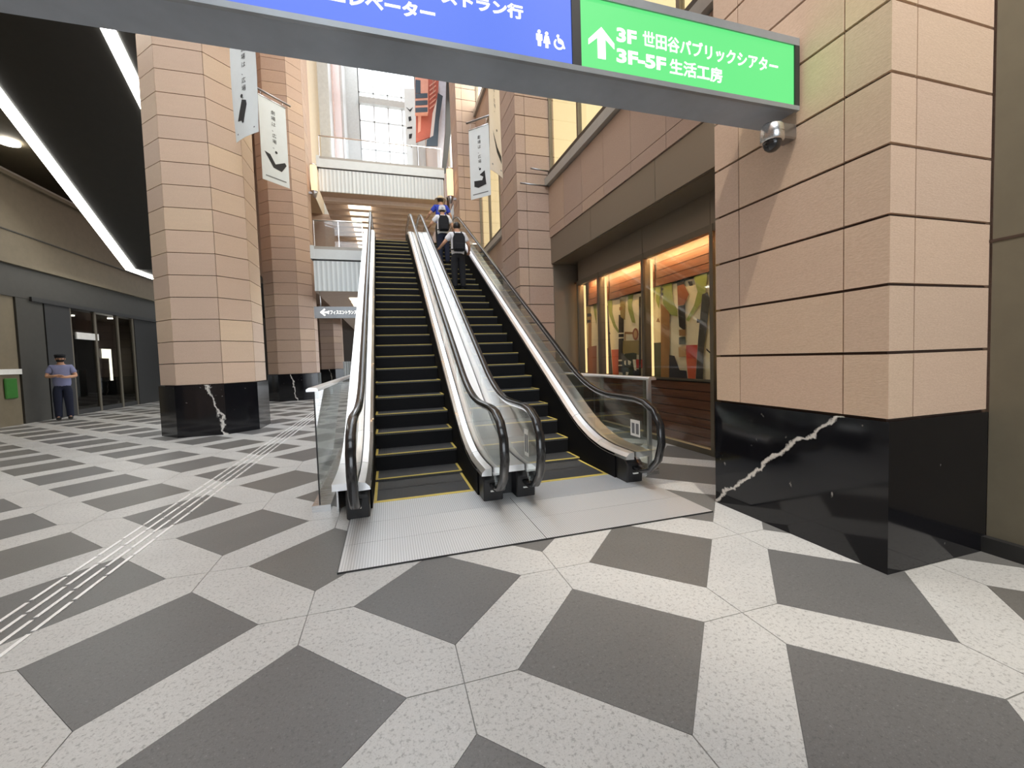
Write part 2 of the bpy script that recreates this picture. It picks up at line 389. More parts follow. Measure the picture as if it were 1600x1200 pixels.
pier(8.41, 9.70, 'square stone pier between the art window and the lit upper window, with two hanging banners', 'stone_far', (1, (0, .9), -.6, .01))
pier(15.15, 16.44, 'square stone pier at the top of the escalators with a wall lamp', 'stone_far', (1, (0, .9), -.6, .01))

for k, (ya, yb) in enumerate(((8.415, 9.695), (15.155, 16.435))):
    struct(MB().box(3.692, 4.4, ya, yb, 0, 14), 'wall_behind_pier_%d' % (k+1), 'stone_far')
# ------------------------------------------------------------------ right-hand facade bays
def bay(y0, y1, zb, zt, n, first):
    """metal strip, stone fascia, ledge and lit windows of one floor between two piers"""
    f = struct(MB().box(3.56, 4.4, y0, y1, zb-.55, zt), 'wall_facade_%d' % first, 'mortar')
    w = (y1-y0)/n
    me = MB().box(0, .05, .004, w-.004, 0, zt-.18-zb-.2-.006).mesh('fascia_stone', 'stone_far'); me2 = MB().box(0, .05, .004, w-.004, 0, .19).mesh('fascia_stone', 'stone_far')
    for k in range(n):
        inst('fascia_stone', me, (3.5, y0+k*w, zb+.2), f); inst('fascia_stone', me2, (3.5, y0+k*w, zb), f)
    m = max(2, n//2); w2 = (y1-y0)/m
    me3 = MB().box(0, .04, .004, w2-.004, 0, .55).mesh('metal_strip', 'bronze')
    for k in range(m): inst('metal_strip', me3, (3.52, y0+k*w2, zb-.56), f)
    MB().box(3.42, 4.4, y0, y1, zt-.17, zt).build('ledge', 'ledge_grey', f)
    return f
bay(2.97, 8.41, 3.93, 5.18, 7, 1); bay(9.70, 15.15, 3.93, 5.18, 7, 2); bay(16.44, 21.9, 3.93, 5.18, 7, 3)
bay(2.97, 8.41, 9.2, 10.4, 7, 4); bay(9.70, 15.15, 9.2, 10.4, 7, 5); bay(16.44, 21.9, 9.2, 10.4, 7, 6); bay(23.2, 36, 9.2, 10.4, 12, 7)
def upper_window(idx, y0, y1, z0, z1, glow):
    w = struct(MB().box(3.50, 3.62, y0, y1, z0, z0+.16).box(3.52, 3.62, y0, y1, z1-.12, z1), 'window_%d' % idx, 'frame_dark')
    n = max(3, int((y1-y0)/1.35)); s = (y1-y0)/n
    for k in range(n+1): MB().box(3.54, 3.62, y0+k*s-.03, y0+k*s+.03, z0, z1).build('mullion', 'frame_metal', w)
    for k in range(n): MB().box(3.575, 3.587, y0+k*s+.03, y0+(k+1)*s-.03, z0+.16, z1-.12).build('pane', 'glass_clear', w)
    MB().box(3.66, 3.70, y0, y1, z0, z1).build('lit_blind', glow, w, label='glowing blind behind the window panes')
    return w
upper_window(1, 2.97, 8.41, 5.18, 8.62, 'lit_window'); upper_window(2, 9.70, 15.15, 5.18, 8.62, 'lit_window'); upper_window(3, 16.44, 21.9, 5.18, 8.62, 'lit_window')
upper_window(4, 9.70, 15.15, 10.4, 14, 'lit_white'); upper_window(5, 16.44, 21.9, 10.4, 14, 'lit_white')  # white glow of this upper pair stands for daylight in the glass
struct(MB().box(3.9, 4.4, -9, 36, 14, 26).box(4.1, 4.4, 1.7, 36, 5.2, 14), 'wall_right_upper', 'stone_far')

# ------------------------------------------------------------------ art window (ground floor bay)
struct(MB().box(4.30, 4.5, 2.97, 8.41, 0, 3.4), 'wall_window_back', 'dark_wall')
win = struct(MB().box(3.97, 4.06, 2.97, 8.41, 0, .075), 'window_6', 'frame_metal')
MB().box(3.56, 4.30, 2.97, 8.41, 3.36, 3.40).build('soffit', 'bronze', win)
for ya, yb in ((2.97, 4.32), (4.32, 5.76), (5.76, 8.06)):
    MB().box(3.98, 4.02, ya+.004, yb-.004, 2.95, 3.36).build('head_panel', 'bronze', win)
MB().box(3.97, 4.05, 2.97, 8.10, 2.86, 2.95).build('head_rail', 'frame_metal', win)
MB().box(3.56, 4.30, 8.38, 8.41, 0, 3.36).build('side_panel', 'bronze', win, label='brushed bronze end panel')
for y in (4.30, 5.76, 7.20, 8.08):
    MB().box(3.965, 4.03, y-.03, y+.03, 0, 2.95).build('mullion', 'frame_metal', win)
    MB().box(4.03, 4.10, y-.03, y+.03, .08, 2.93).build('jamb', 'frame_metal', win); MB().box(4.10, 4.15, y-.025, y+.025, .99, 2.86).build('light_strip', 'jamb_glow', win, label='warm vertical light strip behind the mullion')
for ya, yb in ((2.97, 4.27), (4.33, 5.73), (5.79, 7.17), (7.23, 8.05)):
    MB().box(3.985, 3.997, ya, yb, .08, 2.86).build('pane', 'glass_clear', win)
    nb = 7; hb = (.95-.09)/nb
    for k in range(nb): MB().box(4.035, 4.06+.006*(k % 2), ya, yb, .09+k*hb, .09+(k+1)*hb-.012).build('wood_board', 'wood', win)
    MB().box(4.06, 4.08, ya, yb, .085, .96).build('board_backing', 'black_trim', win)
    MB().box(4.02, 4.06, ya, yb, .955, .985).build('sill', 'frame_metal', win)
    for k in range(4): MB().box(4.20+.010*k, 4.235, ya, yb, 2.43+k*.125, 2.43+(k+1)*.125-.012).build('wood_board', 'wood', win)
    MB().box(4.055, 4.075, ya+.02, yb-.02, 2.895, 2.915).build('cove_light', 'cove_warm', win, label='warm cove light strip above the art wall')
    MB().box(3.98, 4.25, ya, yb, .076, .082).build('cream_sill', 'cream_post', win)  # plain cream strip along the foot of the window
MB().box(4.235, 4.25, 2.97, 8.38, 2.40, 2.94).build('board_backing', 'black_trim', win)
MB().box(4.05, 4.25, 2.97, 8.38, 2.94, 2.97).build('cove_ceiling', 'wood', win)
# flat printed mural: every colour patch is print on one board
def zp(x, y): return (890+x*.2, 380+y*.2)
ART = [
 ('brown', [(145, 560), (172, 560), (172, 1025), (145, 1020)]), ('slate', [(118, 820), (145, 820), (145, 1020), (118, 1018)]), ('rust', [(145, 810), (212, 800), (212, 1028), (145, 1022)]),
 ('olive', [(115, 490), (165, 485), (165, 560), (135, 640), (118, 600)]), ('black', [(138, 550), (170, 548), (170, 572), (138, 575)]), ('black', [(138, 600), (165, 598), (165, 620), (138, 622)]),
 ('leaf', [(185, 480), (212, 470), (212, 640), (195, 560)]),
 ('slate', [(272, 480), (302, 488), (318, 760), (338, 1030), (298, 1028), (298, 700)]),
 ('leaf', [(256, 455), (292, 445), (290, 480), (268, 520), (258, 560)]), ('leaf', [(296, 445), (335, 435), (336, 540), (360, 630), (390, 690), (384, 706), (345, 650), (312, 560)]),
 ('orange', [(328, 832), (386, 830), (386, 1035), (342, 1034)]), ('black', [(386, 560), (426, 560), (426, 1012), (384, 1005)]), ('olive', [(394, 408), (442, 402), (436, 600), (400, 575)]),
 ('leaf', [(460, 395), (502, 384), (490, 480), (518, 625), (490, 618), (462, 530), (455, 460)]), ('cream', [(384, 700), (426, 698), (426, 708), (384, 710)]), ('cream', [(384, 735), (426, 733), (426, 744), (384, 746)]),
 ('cream', [(384, 910), (426, 908), (426, 920), (384, 922)]), ('cream', [(384, 950), (426, 948), (426, 958), (384, 960)]),
 ('olive', [(420, 762), (556, 760), (556, 872), (420, 862)]), ('brown', [(392, 500), (414, 495), (414, 522), (392, 525)]), ('brown', [(436, 692), (500, 694), (500, 710), (436, 708)]), ('brown', [(434, 692), (442, 692), (442, 760), (434, 760)]),
 ('rust', [(520+24*math.cos(a), 710+48*math.sin(a)) for a in [k*.524 for k in range(12)]]), ('tan', [(520+13*math.cos(a), 710+32*math.sin(a)) for a in [k*.524 for k in range(12)]]),
 ('dgreen', [(412, 885), (440, 862), (500, 855), (530, 862), (520, 1042), (420, 1036)]), ('cream', [(432, 920), (446, 915), (446, 955), (432, 945)]), ('cream', [(462, 912), (488, 925), (480, 952), (462, 948)]), ('cream', [(446, 1005), (468, 1008), (460, 1040), (446, 1034)]),
 ('tan', [(250, 872), (300, 870), (302, 985), (256, 978)]), ('black', [(258, 890), (278, 890), (278, 918), (258, 915)]), ('slate', [(256, 985), (332, 985), (338, 1030), (262, 1028)]),
 ('navy', [(500, 985), (556, 985), (556, 1045), (505, 1042)]), ('cream', [(500, 908), (524, 908), (530, 998), (512, 990)]), ('red', [(528, 906), (656, 912), (652, 976), (530, 974)]),
 ('dgreen', [(620, 782), (722, 776), (722, 1056), (620, 1050)]), ('black', [(550, 420), (566, 415), (566, 1045), (550, 1042)]), ('brown', [(722, 470), (770, 520), (790, 540), (790, 1062), (722, 1056)]),
 ('leaf', [(730, 312), (808, 305), (815, 440), (852, 525), (852, 572), (800, 560), (738, 470)]), ('leaf', [(645, 345), (676, 340), (662, 440), (622, 505), (622, 470)]), ('leaf', [(682, 340), (722, 335), (716, 430), (708, 512), (684, 450)]),
 ('black', [(850, 272), (905, 265), (905, 330), (850, 335)]), ('black', [(858, 490), (914, 482), (918, 690), (866, 650)]), ('rust', [(852, 335), (904, 318), (944, 400), (905, 482), (858, 488)]), ('black', [(935, 300), (970, 295), (975, 330), (950, 335)]),
 ('leaf', [(982, 245), (1088, 218), (1078, 372), (1035, 470), (940, 612), (922, 600), (985, 485), (1012, 380)]), ('brown', [(866, 676), (918, 674), (918, 725), (868, 722)]), ('dgreen', [(866, 735), (918, 730), (918, 790), (866, 792)]),
 ('tan', [(862, 812), (920, 800), (920, 884), (866, 890)]), ('navy', [(790, 872), (832, 880), (872, 990), (926, 996), (934, 1072), (790, 1066)]), ('cream', [(862, 940), (926, 930), (926, 950), (864, 960)]),
 ('red', [(922, 796), (1014, 794), (1008, 900), (925, 900)]), ('orange', [(925, 900), (1008, 900), (998, 1076), (940, 1072)]), ('slate', [(1050, 400), (1092, 382), (1112, 440), (1085, 680), (1062, 860), (1056, 1080), (1000, 1076), (1018, 760)]),
 ('black', [(1010, 590), (1036, 600), (1036, 622), (1008, 622)]), ('brown', [(690, 615), (705, 580), (720, 618)]), ('brown', [(122, 700), (136, 670), (146, 702)]), ('black', [(312, 708), (322, 685), (332, 710)]), ('black', [(1085, 820), (1115, 850), (1115, 862), (1085, 835)]),
 ('black', [(735, 310), (750, 308), (750, 330), (735, 332)]), ('black', [(732, 350), (748, 348), (748, 368), (732, 370)]), ('black', [(732, 390), (748, 388), (748, 408), (732, 410)]),
]
AX = 4.235; keys = ['art_'+k for k in MC]; mb = MB().box(AX, AX+.012, 2.97, 8.38, .96, 2.43, keys.index('art_cream'))
for n, (k, P) in enumerate(ART):
    Q = [at_x(*zp(x, y), AX) for x, y in P]; d = .0006*(n+1)
    mb.add([(AX-d, q.y, max(.965, min(2.42, q.z))) for q in Q], [tuple(range(len(Q)))], keys.index('art_'+k))
mb.build('art_mural', keys, None, 'illustrated art mural of leaves, trunks and colour blocks behind the shop window glass', 'mural')

# ------------------------------------------------------------------ left side: shop passage under the sloping dark ceiling
wl = struct(MB().box(-9.9, -9.62, 2.9, 12.2, 0, 12).box(-9.9, -9.62, 21.6, 36, 0, 12), 'wall_left', 'shop_grey')
fas = struct(MB().box(-9.9, -9.6, 2, 36, 4.38, 6.78), 'wall_left_fascia', 'wall_beige')
MB().box(-9.6, -9.57, 2, 36, 5.215, 5.245).build('joint', 'shop_grey', fas)
MB().box(-9.6, -9.50, 2, 36, 6.68, 6.78).build('cornice', 'wall_beige', fas)
MB().box(-9.6, -9.45, 2, 36, 4.30, 4.42).build('cornice', 'wall_beige', fas)
MB().box(-12, -9.62, 2, 36, 6.78, 6.9).build('shelf', 'ledge_grey', fas)
struct(MB().box(-12.2, -12, 2, 36, 6.8, 14), 'wall_left_back', 'wall_beige')
def slope_z(y): return 4.72+.631*(16.68-y) if y < 16.68 else 4.72
ys = [16.68, 2.0]
cl = struct(MB().prism([(16.68, 4.72), (36, 4.72), (36, 5.1), (16.9, 5.1), (2, slope_z(2)+.4), (2, slope_z(2))], 'x', -8.16, -4.75), 'ceiling', 'ceiling_dark')
struct(MB().prism([(16.9, 5.0), (36, 4.9), (36, 26), (2, 26), (2, slope_z(2)+.3)], 'x', -5.0, -4.7), 'wall_left_upper', 'stone_far')
def strip(X, w, y0, y1, flat):
    P = [(y0, slope_z(y0)-.005), (y1, slope_z(y1)-.005)]+([(flat, slope_z(flat)-.005)] if flat else [])
    mb = MB()
    for (ya, za), (yb, zb) in zip(P, P[1:]):
        mb.add([(X-w/2, ya, za), (X+w/2, ya, za), (X+w/2, yb, zb), (X-w/2, yb, zb), (X-w/2, ya, za-.03), (X+w/2, ya, za-.03), (X+w/2, yb, zb-.03), (X-w/2, yb, zb-.03)],
               [(0, 1, 2, 3), (7, 6, 5, 4), (0, 4, 5, 1), (1, 5, 6, 2), (2, 6, 7, 3), (3, 7, 4, 0)])
    return mb
strip(-8.02, .26, 4, 16.68, 18.3).build('ceiling_light_strip', 'strip_light', None, 'long white ceiling light strip bending level at its foot, beside the beige fascia', 'light')
strip(-5.25, .26, 4, 12.7, None).build('ceiling_light_strip', 'strip_light', None, 'straight white ceiling light strip close to the octagonal column', 'light')
MB().lathe((-9.9, 15.2, 7.82), [(.0, 0), (.22, 0), (.22, .06), (0, .06)], 20).build('ceiling_downlight', 'downlight', None, 'round white downlight above the beige fascia ledge', 'light')
struct(MB().box(-12.2, -8.4, 2, 36, 7.9, 8.1), 'ceiling_left_high', 'wall_beige')
# shop front
shop = empty('storefront', (-9.6, 17, 0), 'dim dark shop front with glass doors below a grey sign band', 'shop front')
MB().box(-9.72, -9.55, 12.2, 21.6, 3.45, 4.30).build('sign_band', 'shop_grey', shop)
MB().box(-9.75, -9.50, 14.9, 21.6, 3.40, 3.52).build('band_trim', 'shop_dark', shop)
MB().box(-9.72, -9.55, 15.40, 16.40, 0, 3.45).build('panel', 'shop_dark', shop); MB().box(-9.70, -9.56, 14.45, 15.36, 0, 3.45).build('panel', 'shop_grey', shop)
MB().box(-9.75, -9.58, 19.9, 21.6, 0, 3.45).build('panel', 'shop_dark', shop)
MB().box(-9.74, -9.60, 12.2, 14.43, 0, 3.45).build('panel', 'wall_beige', shop)
for y in (16.45, 17.62, 18.85, 19.8): MB().box(-9.68, -9.58, y-.05, y+.05, 0, 3.40).build('door_post', 'frame_metal', shop)
for ya, yb in ((16.5, 17.57), (17.67, 18.8), (18.9, 19.75)):
    MB().box(-9.63, -9.615, ya, yb, .05, 3.35).build('door_glass', 'glass_smoke', shop); MB().box(-9.66, -9.59, ya, yb, 0, .16).build('door_rail', 'shop_dark', shop)
MB().box(-9.66, -9.585, 16.7, 17.75, 2.44, 2.66).build('name_board', 'paint_white', shop, label='white strip of unreadable lettering')
back = struct(MB().box(-13, -12.9, 12, 23, 0, 4.3).box(-13, -9.7, 22.9, 23, 0, 4.3).box(-13, -9.7, 12, 12.1, 0, 4.3), 'wall_shop_interior', 'dark_wall')
struct(MB().box(-13, -9.7, 12, 23, 3.5, 3.6), 'ceiling_shop', 'shop_dark')
struct(MB().box(-11.98, -11.86, 20.6, 22.85, 0, 3.5), 'wall_shop_partition', 'shop_dark')
pa, pb = at_x(160, 545, -11.8), at_x(178, 605, -11.8); bd = empty('bright_doorway', (-11.8, (pa.y+pb.y)/2, pb.z), 'bright white lit doorway seen deep inside the dark shop', 'doorway')
hz_ = pa.z-pb.z; wy = pb.y-pa.y
MB().box(-11.84, -11.80, pa.y, pb.y, pa.z-hz_*.24, pa.z).build('lit_head', 'lit_white', bd); MB().box(-11.84, -11.80, pb.y-wy*.30, pb.y, pb.z, pa.z-hz_*.24).build('lit_side', 'lit_white', bd)
MB().box(-11.84, -11.80, pa.y+wy*.2, pb.y-wy*.30, pb.z, pb.z+hz_*.07).build('lit_foot', 'lit_white', bd); MB().box(-11.84, -11.81, pa.y, pb.y-wy*.30, pb.z+hz_*.07, pa.z-hz_*.24).build('door_leaf', 'ledge_grey', bd)
for (x, y) in ((-10.6, 17.6), (-11.2, 19.3), (-10.6, 20.4), (-11.6, 18.2)):
    MB().lathe((x, y, 3.46), [(0, 0), (.09, 0), (.09, .04), (0, .04)], 14).build('shop_downlight', 'downlight', None, 'small round downlight in the dark shop ceiling', 'light', 'downlights inside the dark shop')
MB().box(-9.60, -9.545, at_x(9, 600, -9.545).y, at_x(28, 600, -9.545).y, .72, 1.26).build('green_notice_box', 'green_box', None, 'bright green box fixed to the wall beside the shop front', 'box', bevel=.02)
MB().box(-9.58, -9.53, 12.9, 14.42, 1.36, 1.50).build('white_wall_rail', 'paint_white', None, 'pale horizontal rail above the green box on the wall', 'rail')
MB().box(-10.6, -10.2, 19.3, 19.7, 0, .95).box(-10.65, -10.15, 19.25, 19.75, .95, 1.0).build('shop_counter', 'shop_grey', None, 'small grey counter behind the shop glass', 'counter')

# ------------------------------------------------------------------ first-floor slab, bridge, soffits, far end
def slab_edge(name, x0, x1, y, zb, zp, zl, depth):
    s = struct(MB().box(x0+.05, x1, y+.08, y+depth, zb, zp+.1), name, 'brown_soffit')
    n = max(1, round((x1-x0)/1.3)); w = (x1-x0-.1)/n
    me = MB().box(.004, w-.004, 0, .08, 0, zp-zb-.03).mesh('edge_panel', 'white_panel')
    for k in range(n): inst('edge_panel', me, (x0+.05+k*w, y, zb), s)
    MB().box(x0+.03, x1, y+.02, y+.10, zp-.03, zp+.02).build('shadow_gap', 'black_trim', s)
    MB().box(x0, x1, y-.04, y+.25, zp+.02, zl-.10).build('ledge', 'white_ledge', s); MB().box(x0, x1, y-.02, y+.3, zl-.10, zl).build('ledge_cap', 'ledge_grey', s)
    MB().box(x0-.02, x0+.10, y-.05, y+.5, zp+.02, zl+.02).build('ledge_end', 'white_ledge', s)
    return s
s1 = slab_edge('floor_upper', -2.25, 3.5, 14.95, 3.80, 4.82, 5.26, 19)
s2 = slab_edge('floor_bridge', -2.40, 2.79, 18.6, 8.47, 9.40, 9.86, 11)
def railing(x0, x1, y, z, n, label, hgt=.9):
    r = empty('glass_railing', ((x0+x1)/2, y, z), label, 'railing'); w = (x1-x0)/n
    for k in range(n): MB().box(x0+k*w+.01, x0+(k+1)*w-.01, y-.006, y+.006, z, z+hgt-.02).build('glass_pane', 'glass_clear', r)
    MB().tube([(x0, y, z+hgt), (x1, y, z+hgt)], .028, 10).build('top_rail', 'steel_polished', r)
    for k in range(n+1): MB().box(x0+k*w-.012, x0+k*w+.012, y-.02, y+.02, z, z+hgt-.02).build('post', 'steel', r)
railing(-2.15, -.62, 15.1, 5.26, 2, 'short glass railing on the white slab edge beside the escalator top')
railing(-2.3, 2.7, 18.75, 9.86, 5, 'long glass railing along the high bridge')
# slatted soffit under the bridge
for k in range(13):
    MB().box(-2.3, 2.75, 19.2+k*.82, 19.2+k*.82+.30, 8.30, 8.47).build('ceiling_slat', 'brown_slat', s2)
for k in range(12):
    MB().box(-1.35, -.40, 19.2+k*.82+.33, 19.2+k*.82+.79, 8.32, 8.36).build('light_panel', 'cove_panel', s2, label='glowing cream light panel between slats')
for k in range(6):
    MB().box(-1.25, -.55, 16.4+k*.9, 16.9+k*.9, 3.77, 3.80).build('light_panel', 'cove_panel', s1)
struct(MB().box(-9.6, 4, 33.5, 33.8, 0, 5), 'wall_end_lower', 'dark_wall')
struct(MB().box(-4.7, 3.6, 29.6, 29.9, 5.3, 9.3), 'wall_end_middle', 'brown_wall')
# left inner facade beyond the bridge: piers of different finish
for k, (ya, yb, xf, m) in enumerate(((19.6, 21.2, -2.95, 'brown_wall'), (21.2, 25.2, -3.0, 'wall_cream'), (25.2, 27.0, -2.45, 'wall_silver'), (27.0, 32.0, -2.35, 'wall_pink'), (32.0, 36, -2.2, 'wall_silver'))):
    struct(MB().box(-4.7, xf, ya, yb, 9.5, 26), 'wall_left_pier_%d' % (k+1), m)
# glazed end wall
gw = struct(MB().box(-4.7, 4, 36, 36.15, 9, 12.0).box(-4.7, -1.25, 36, 36.15, 12, 30).box(3.2, 4, 36, 36.15, 12, 30), 'wall_end_glazing', 'wall_silver')
for k in range(5):
    x = -1.25+k*4.45/4; MB().box(x-.05, x+.05, 36.0, 36.12, 12, 30).build('mullion', 'wall_silver', gw)
for k in range(4):
    for j in range(8):
        x = -1.25+k*4.45/4; z = 12+j*2.25
        MB().box(x+.05, x+4.45/4-.05, 36.05, 36.065, z+.05, z+2.2).build('pane', 'glass_clear', gw)
for j in range(9): MB().box(-1.25, 3.2, 36.0, 36.12, 12+j*2.25-.05, 12+j*2.25+.05).build('transom', 'wall_silver', gw)
MB().box(-1.25, 3.2, 35.6, 36.0, 22.2, 22.7).build('beam', 'ledge_grey', gw)
# roof beams of the open skylight
for k in range(8):
    struct(MB().box(-4.9, 4.2, 5+k*4.4, 5.2+k*4.4, 25.6, 26.1), 'trim_%d' % (k+1), 'wall_silver')

# ================================================================== ESCALATORS
TAN = .202/.35
def nose(y): return (y-4.45)*TAN-.16
ZT = 5.33
def rail_path(zl, off, ztop, y0, y1, n=8):
    ya = 4.45+(zl-off+.16)/TAN; yb = 4.45+(ztop-off+.16)/TAN; out = [(y0, zl)]
    def bez(A, B, Cc):
        for k in range(n+1):
            t = k/n; out.append(tuple((1-t)**2*A[i]+2*t*(1-t)*B[i]+t*t*Cc[i] for i in (0, 1)))
    r = .55; bez((ya-r, zl), (ya, zl), (ya+r, zl+r*TAN)); r2 = .7
    m = 14
    for k in range(1, m): t = k/m; y = (ya+r)*(1-t)+(yb-r2)*t; out.append((y, nose(y)+off))
    bez((yb-r2, ztop-r2*TAN), (yb, ztop), (yb+r2, ztop)); out.append((y1, ztop)); return out
DECK = rail_path(.33, .42, ZT+.33, 3.72, 15.75)
HAND = rail_path(.90, .93, ZT+.92, 3.80, 15.75)
NEWEL = [(3.78, .17), (3.60, .16), (3.45, .21), (3.34, .33), (3.285, .50), (3.30, .67), (3.39, .80), (3.54, .875), (3.68, .897)]
NTOP = [(16.0-(a-3.28)+.25, b+ZT) for a, b in NEWEL][::-1]
HRAIL = NEWEL+HAND+NTOP
def zat(path, y):
    if y <= path[0][0]: return path[0][1]
    for a, b in zip(path, path[1:]):
        if a[0] <= y <= b[0]: return a[1]+(b[1]-a[1])*(y-a[0])/max(1e-6, b[0]-a[0])
    return path[-1][1]
def band(ys, fb, ft, x0, x1):
    mb = MB(); mb.rings([[(x0, y, fb(y)), (x1, y, fb(y)), (x1, y, ft(y)), (x0, y, ft(y))] for y in ys], smooth=False); return mb
def frange(a, b, st): n = max(2, int(math.ceil((b-a)/st))+1); return [a+(b-a)*k/(n-1) for k in range(n)]
HW, SW = .605, .49
st = MB().box(-SW, SW, 0, .385, -.03, 0, 0).box(-SW, SW, .004, .03, -.23, -.03, 1).mesh('step', ['tread', 'riser'])
ln = MB().box(-SW, SW, -.001, .015, -.008, .0015).box(-SW, -SW+.028, .022, .36, -.002, .0015).box(SW-.028, SW, .022, .36, -.002, .0015).mesh('safety_line', 'yellow')
ln2 = MB().box(-SW, SW, .345, .36, -.004, .001).box(-SW, -SW+.028, -.06, .36, -.002, .0015).box(SW-.028, SW, -.06, .36, -.002, .0015).mesh('safety_line', 'yellow')
def escalator(cx, label, outL, outR):
    e = empty('escalator', (cx, 3.3, 0), label, 'escalator', 'pair of escalators')
    NS = [(4.12, .012), (4.47, .012), (4.80, .045)]+[(4.45+.35*k, -.16+.202*k) for k in range(2, 27)]+[(13.9, 5.27), (14.25, ZT-.005), (14.6, ZT)]
    for i, (y, z) in enumerate(NS):
        s = inst('step', st, (cx, y, z), e); inst('safety_line', ln2 if i == 1 else ln, (cx, y, z), s)
    # landing plates
    x0 = cx-HW-.07 if outL > .18 else cx-HW-outL; x1 = cx+HW+outR if outR < .18 else cx+HW+.13
    for a, b in ((2.80, 3.20), (3.204, 3.60), (3.604, 4.10)):
        MB().box(x0, x1, a, b, 0, .010).build('landing_plate', 'plate_steel', e, label='ribbed stainless steel landing plate')
    MB().box(x0, x0+.004, 2.8, 3.75, 0, .0115).box(x0, x1, 2.795, 2.80, 0, .011).build('plate_edge', 'black_trim', e)
    MB().box(cx-SW, cx+SW, 4.085, 4.12, 0, .014).build('comb', 'yellow', e, label='yellow comb edge')
    MB().box(cx-HW-.1, cx+HW+.1, 14.95, 16.3, ZT-.01, ZT+.01).build('landing_plate', 'plate_steel', e)
    for sd in (-1, 1):
        X = cx+sd*HW; o = outL if sd < 0 else outR
        # skirt
        a, b = sorted((cx+sd*(SW+.005), cx+sd*(SW+.02)))
        band(frange(3.95, 15.6, .3), lambda y: max(0, min(ZT, nose(y))-.25), lambda y: zat(DECK, y)-.05, a, b).build('skirt', 'riser', e)
        # inner deck panels and outer deck panels
        cuts = [3.72, 4.35, 5.0, 6.2, 8.2, 10.2, 12.2, 13.9, 15.75]
        for ya, yb in zip(cuts, cuts[1:]):
            mb = MB(); R = []
            for y in frange(ya+.004, yb-.004, .15):
                z = zat(DECK, y); P = [(cx+sd*(SW+.003), z-.075), (cx+sd*(SW+.010), z-.045), (cx+sd*(SW+.045), z-.012), (X-sd*.012, z), (X-sd*.012, z-.08)]
                R.append([(px, y, pz) for px, pz in P])
            mb.rings(R, smooth=False).build('inner_deck', 'steel_polished', e)
            p, q = sorted((X+sd*.012, X+sd*o)); band(frange(ya+.004, yb-.004, .15), lambda y: zat(DECK, y)-.06, lambda y: zat(DECK, y), p, q).build('outer_deck', 'steel_polished', e)
        # outer cladding
        if o > .18:
            p, q = sorted((X+sd*o, X+sd*(o-.015)))
            band(frange(4.0, 15.75, .3), lambda y: max(.0, min(ZT, nose(y))-.85), lambda y: zat(DECK, y)-.055, p, q).build('side_cladding', 'steel', e)
        # glass
        poly = [(y+(.0 if y > 3.5 else .03), z-.02 if z > .5 else z+.02) for y, z in NEWEL[1:]]+[(y, z-.02) for y, z in HAND if y < 4.55]+[(4.58, zat(HAND, 4.58)-.02), (4.58, zat(DECK, 4.58)-.03), (4.3, .30), (3.9, .28), (3.72, .28)]
        MB().prism(poly, 'x', X-.006, X+.006).build('glass_panel', 'glass_balustrade', e)
        gc = [4.59, 5.6]+[5.6+1.2*k for k in range(1, 9)]+[15.75]
        for ya, yb in zip(gc, gc[1:]):
            band(frange(ya+.006, yb-.006, .15), lambda y: zat(DECK, y)-.03, lambda y: zat(HAND, y)-.02, X-.006, X+.006).build('glass_panel', 'glass_balustrade', e)
        pt = [(y-.03 if y > 16 else y, z-.02 if z > ZT+.5 else z+.02) for y, z in NTOP]+[(15.76, ZT+.28), (15.76, ZT+.9)]
        MB().prism(pt, 'x', X-.006, X+.006).build('glass_panel', 'glass_balustrade', e)
        # handrail: rounded C profile and its steel guide
        prof = [(-.040, -.010), (-.036, .012), (-.022, .022), (.022, .022), (.036, .012), (.040, -.010), (.030, -.018), (-.030, -.018)]
        MB().sweep_yz(HRAIL, prof, X).build('handrail', 'rubber', e, label='black rubber handrail')
        MB().sweep_yz(HRAIL[2:-2], [(-.016, -.040), (.016, -.040), (.016, -.018), (-.016, -.018)], X).build('handrail_guide', 'steel', e)
        # newel block
        nb = MB().prism([(3.74, 0), (4.05, 0), (4.05, .27), (3.80, .27), (3.72, .20)], 'x', X-.095, X+.095).build('newel_block', 'black_plastic', e, bevel=.012)
        MB().box(X-.03, X+.03, 3.716, 3.73, .10, .112).build('white_mark', 'paint_white', nb)
        MB().box(X-sd*.09-.012, X-sd*.09+.012, 3.95, 4.12, 0, .26).build('newel_side', 'black_plastic', e)
    band(frange(4.6, 15.6, .3), lambda y: max(-.001, min(ZT, nose(y))-.86), lambda y: max(.0, min(ZT, nose(y))-.84), cx-HW-.15, cx+HW+.15).build('underside', 'steel_dark', e)
    return e
XA, XB = .305, 1.84; MID = (XA+XB)/2
e1 = escalator(XA, 'empty escalator with yellow-edged black steps, running up nearer the octagonal columns', .20, MID-XA-HW)
e2 = escalator(XB, 'escalator carrying three people up, on the art window side', MID-XA-HW, .20)
MB().box(MID-.08, MID-.001, 3.90, 3.93, 0, .27).build('gap_cover', 'black_plastic', e1); MB().box(MID+.001, MID+.08, 3.90, 3.93, 0, .27).build('gap_cover', 'black_plastic', e2)
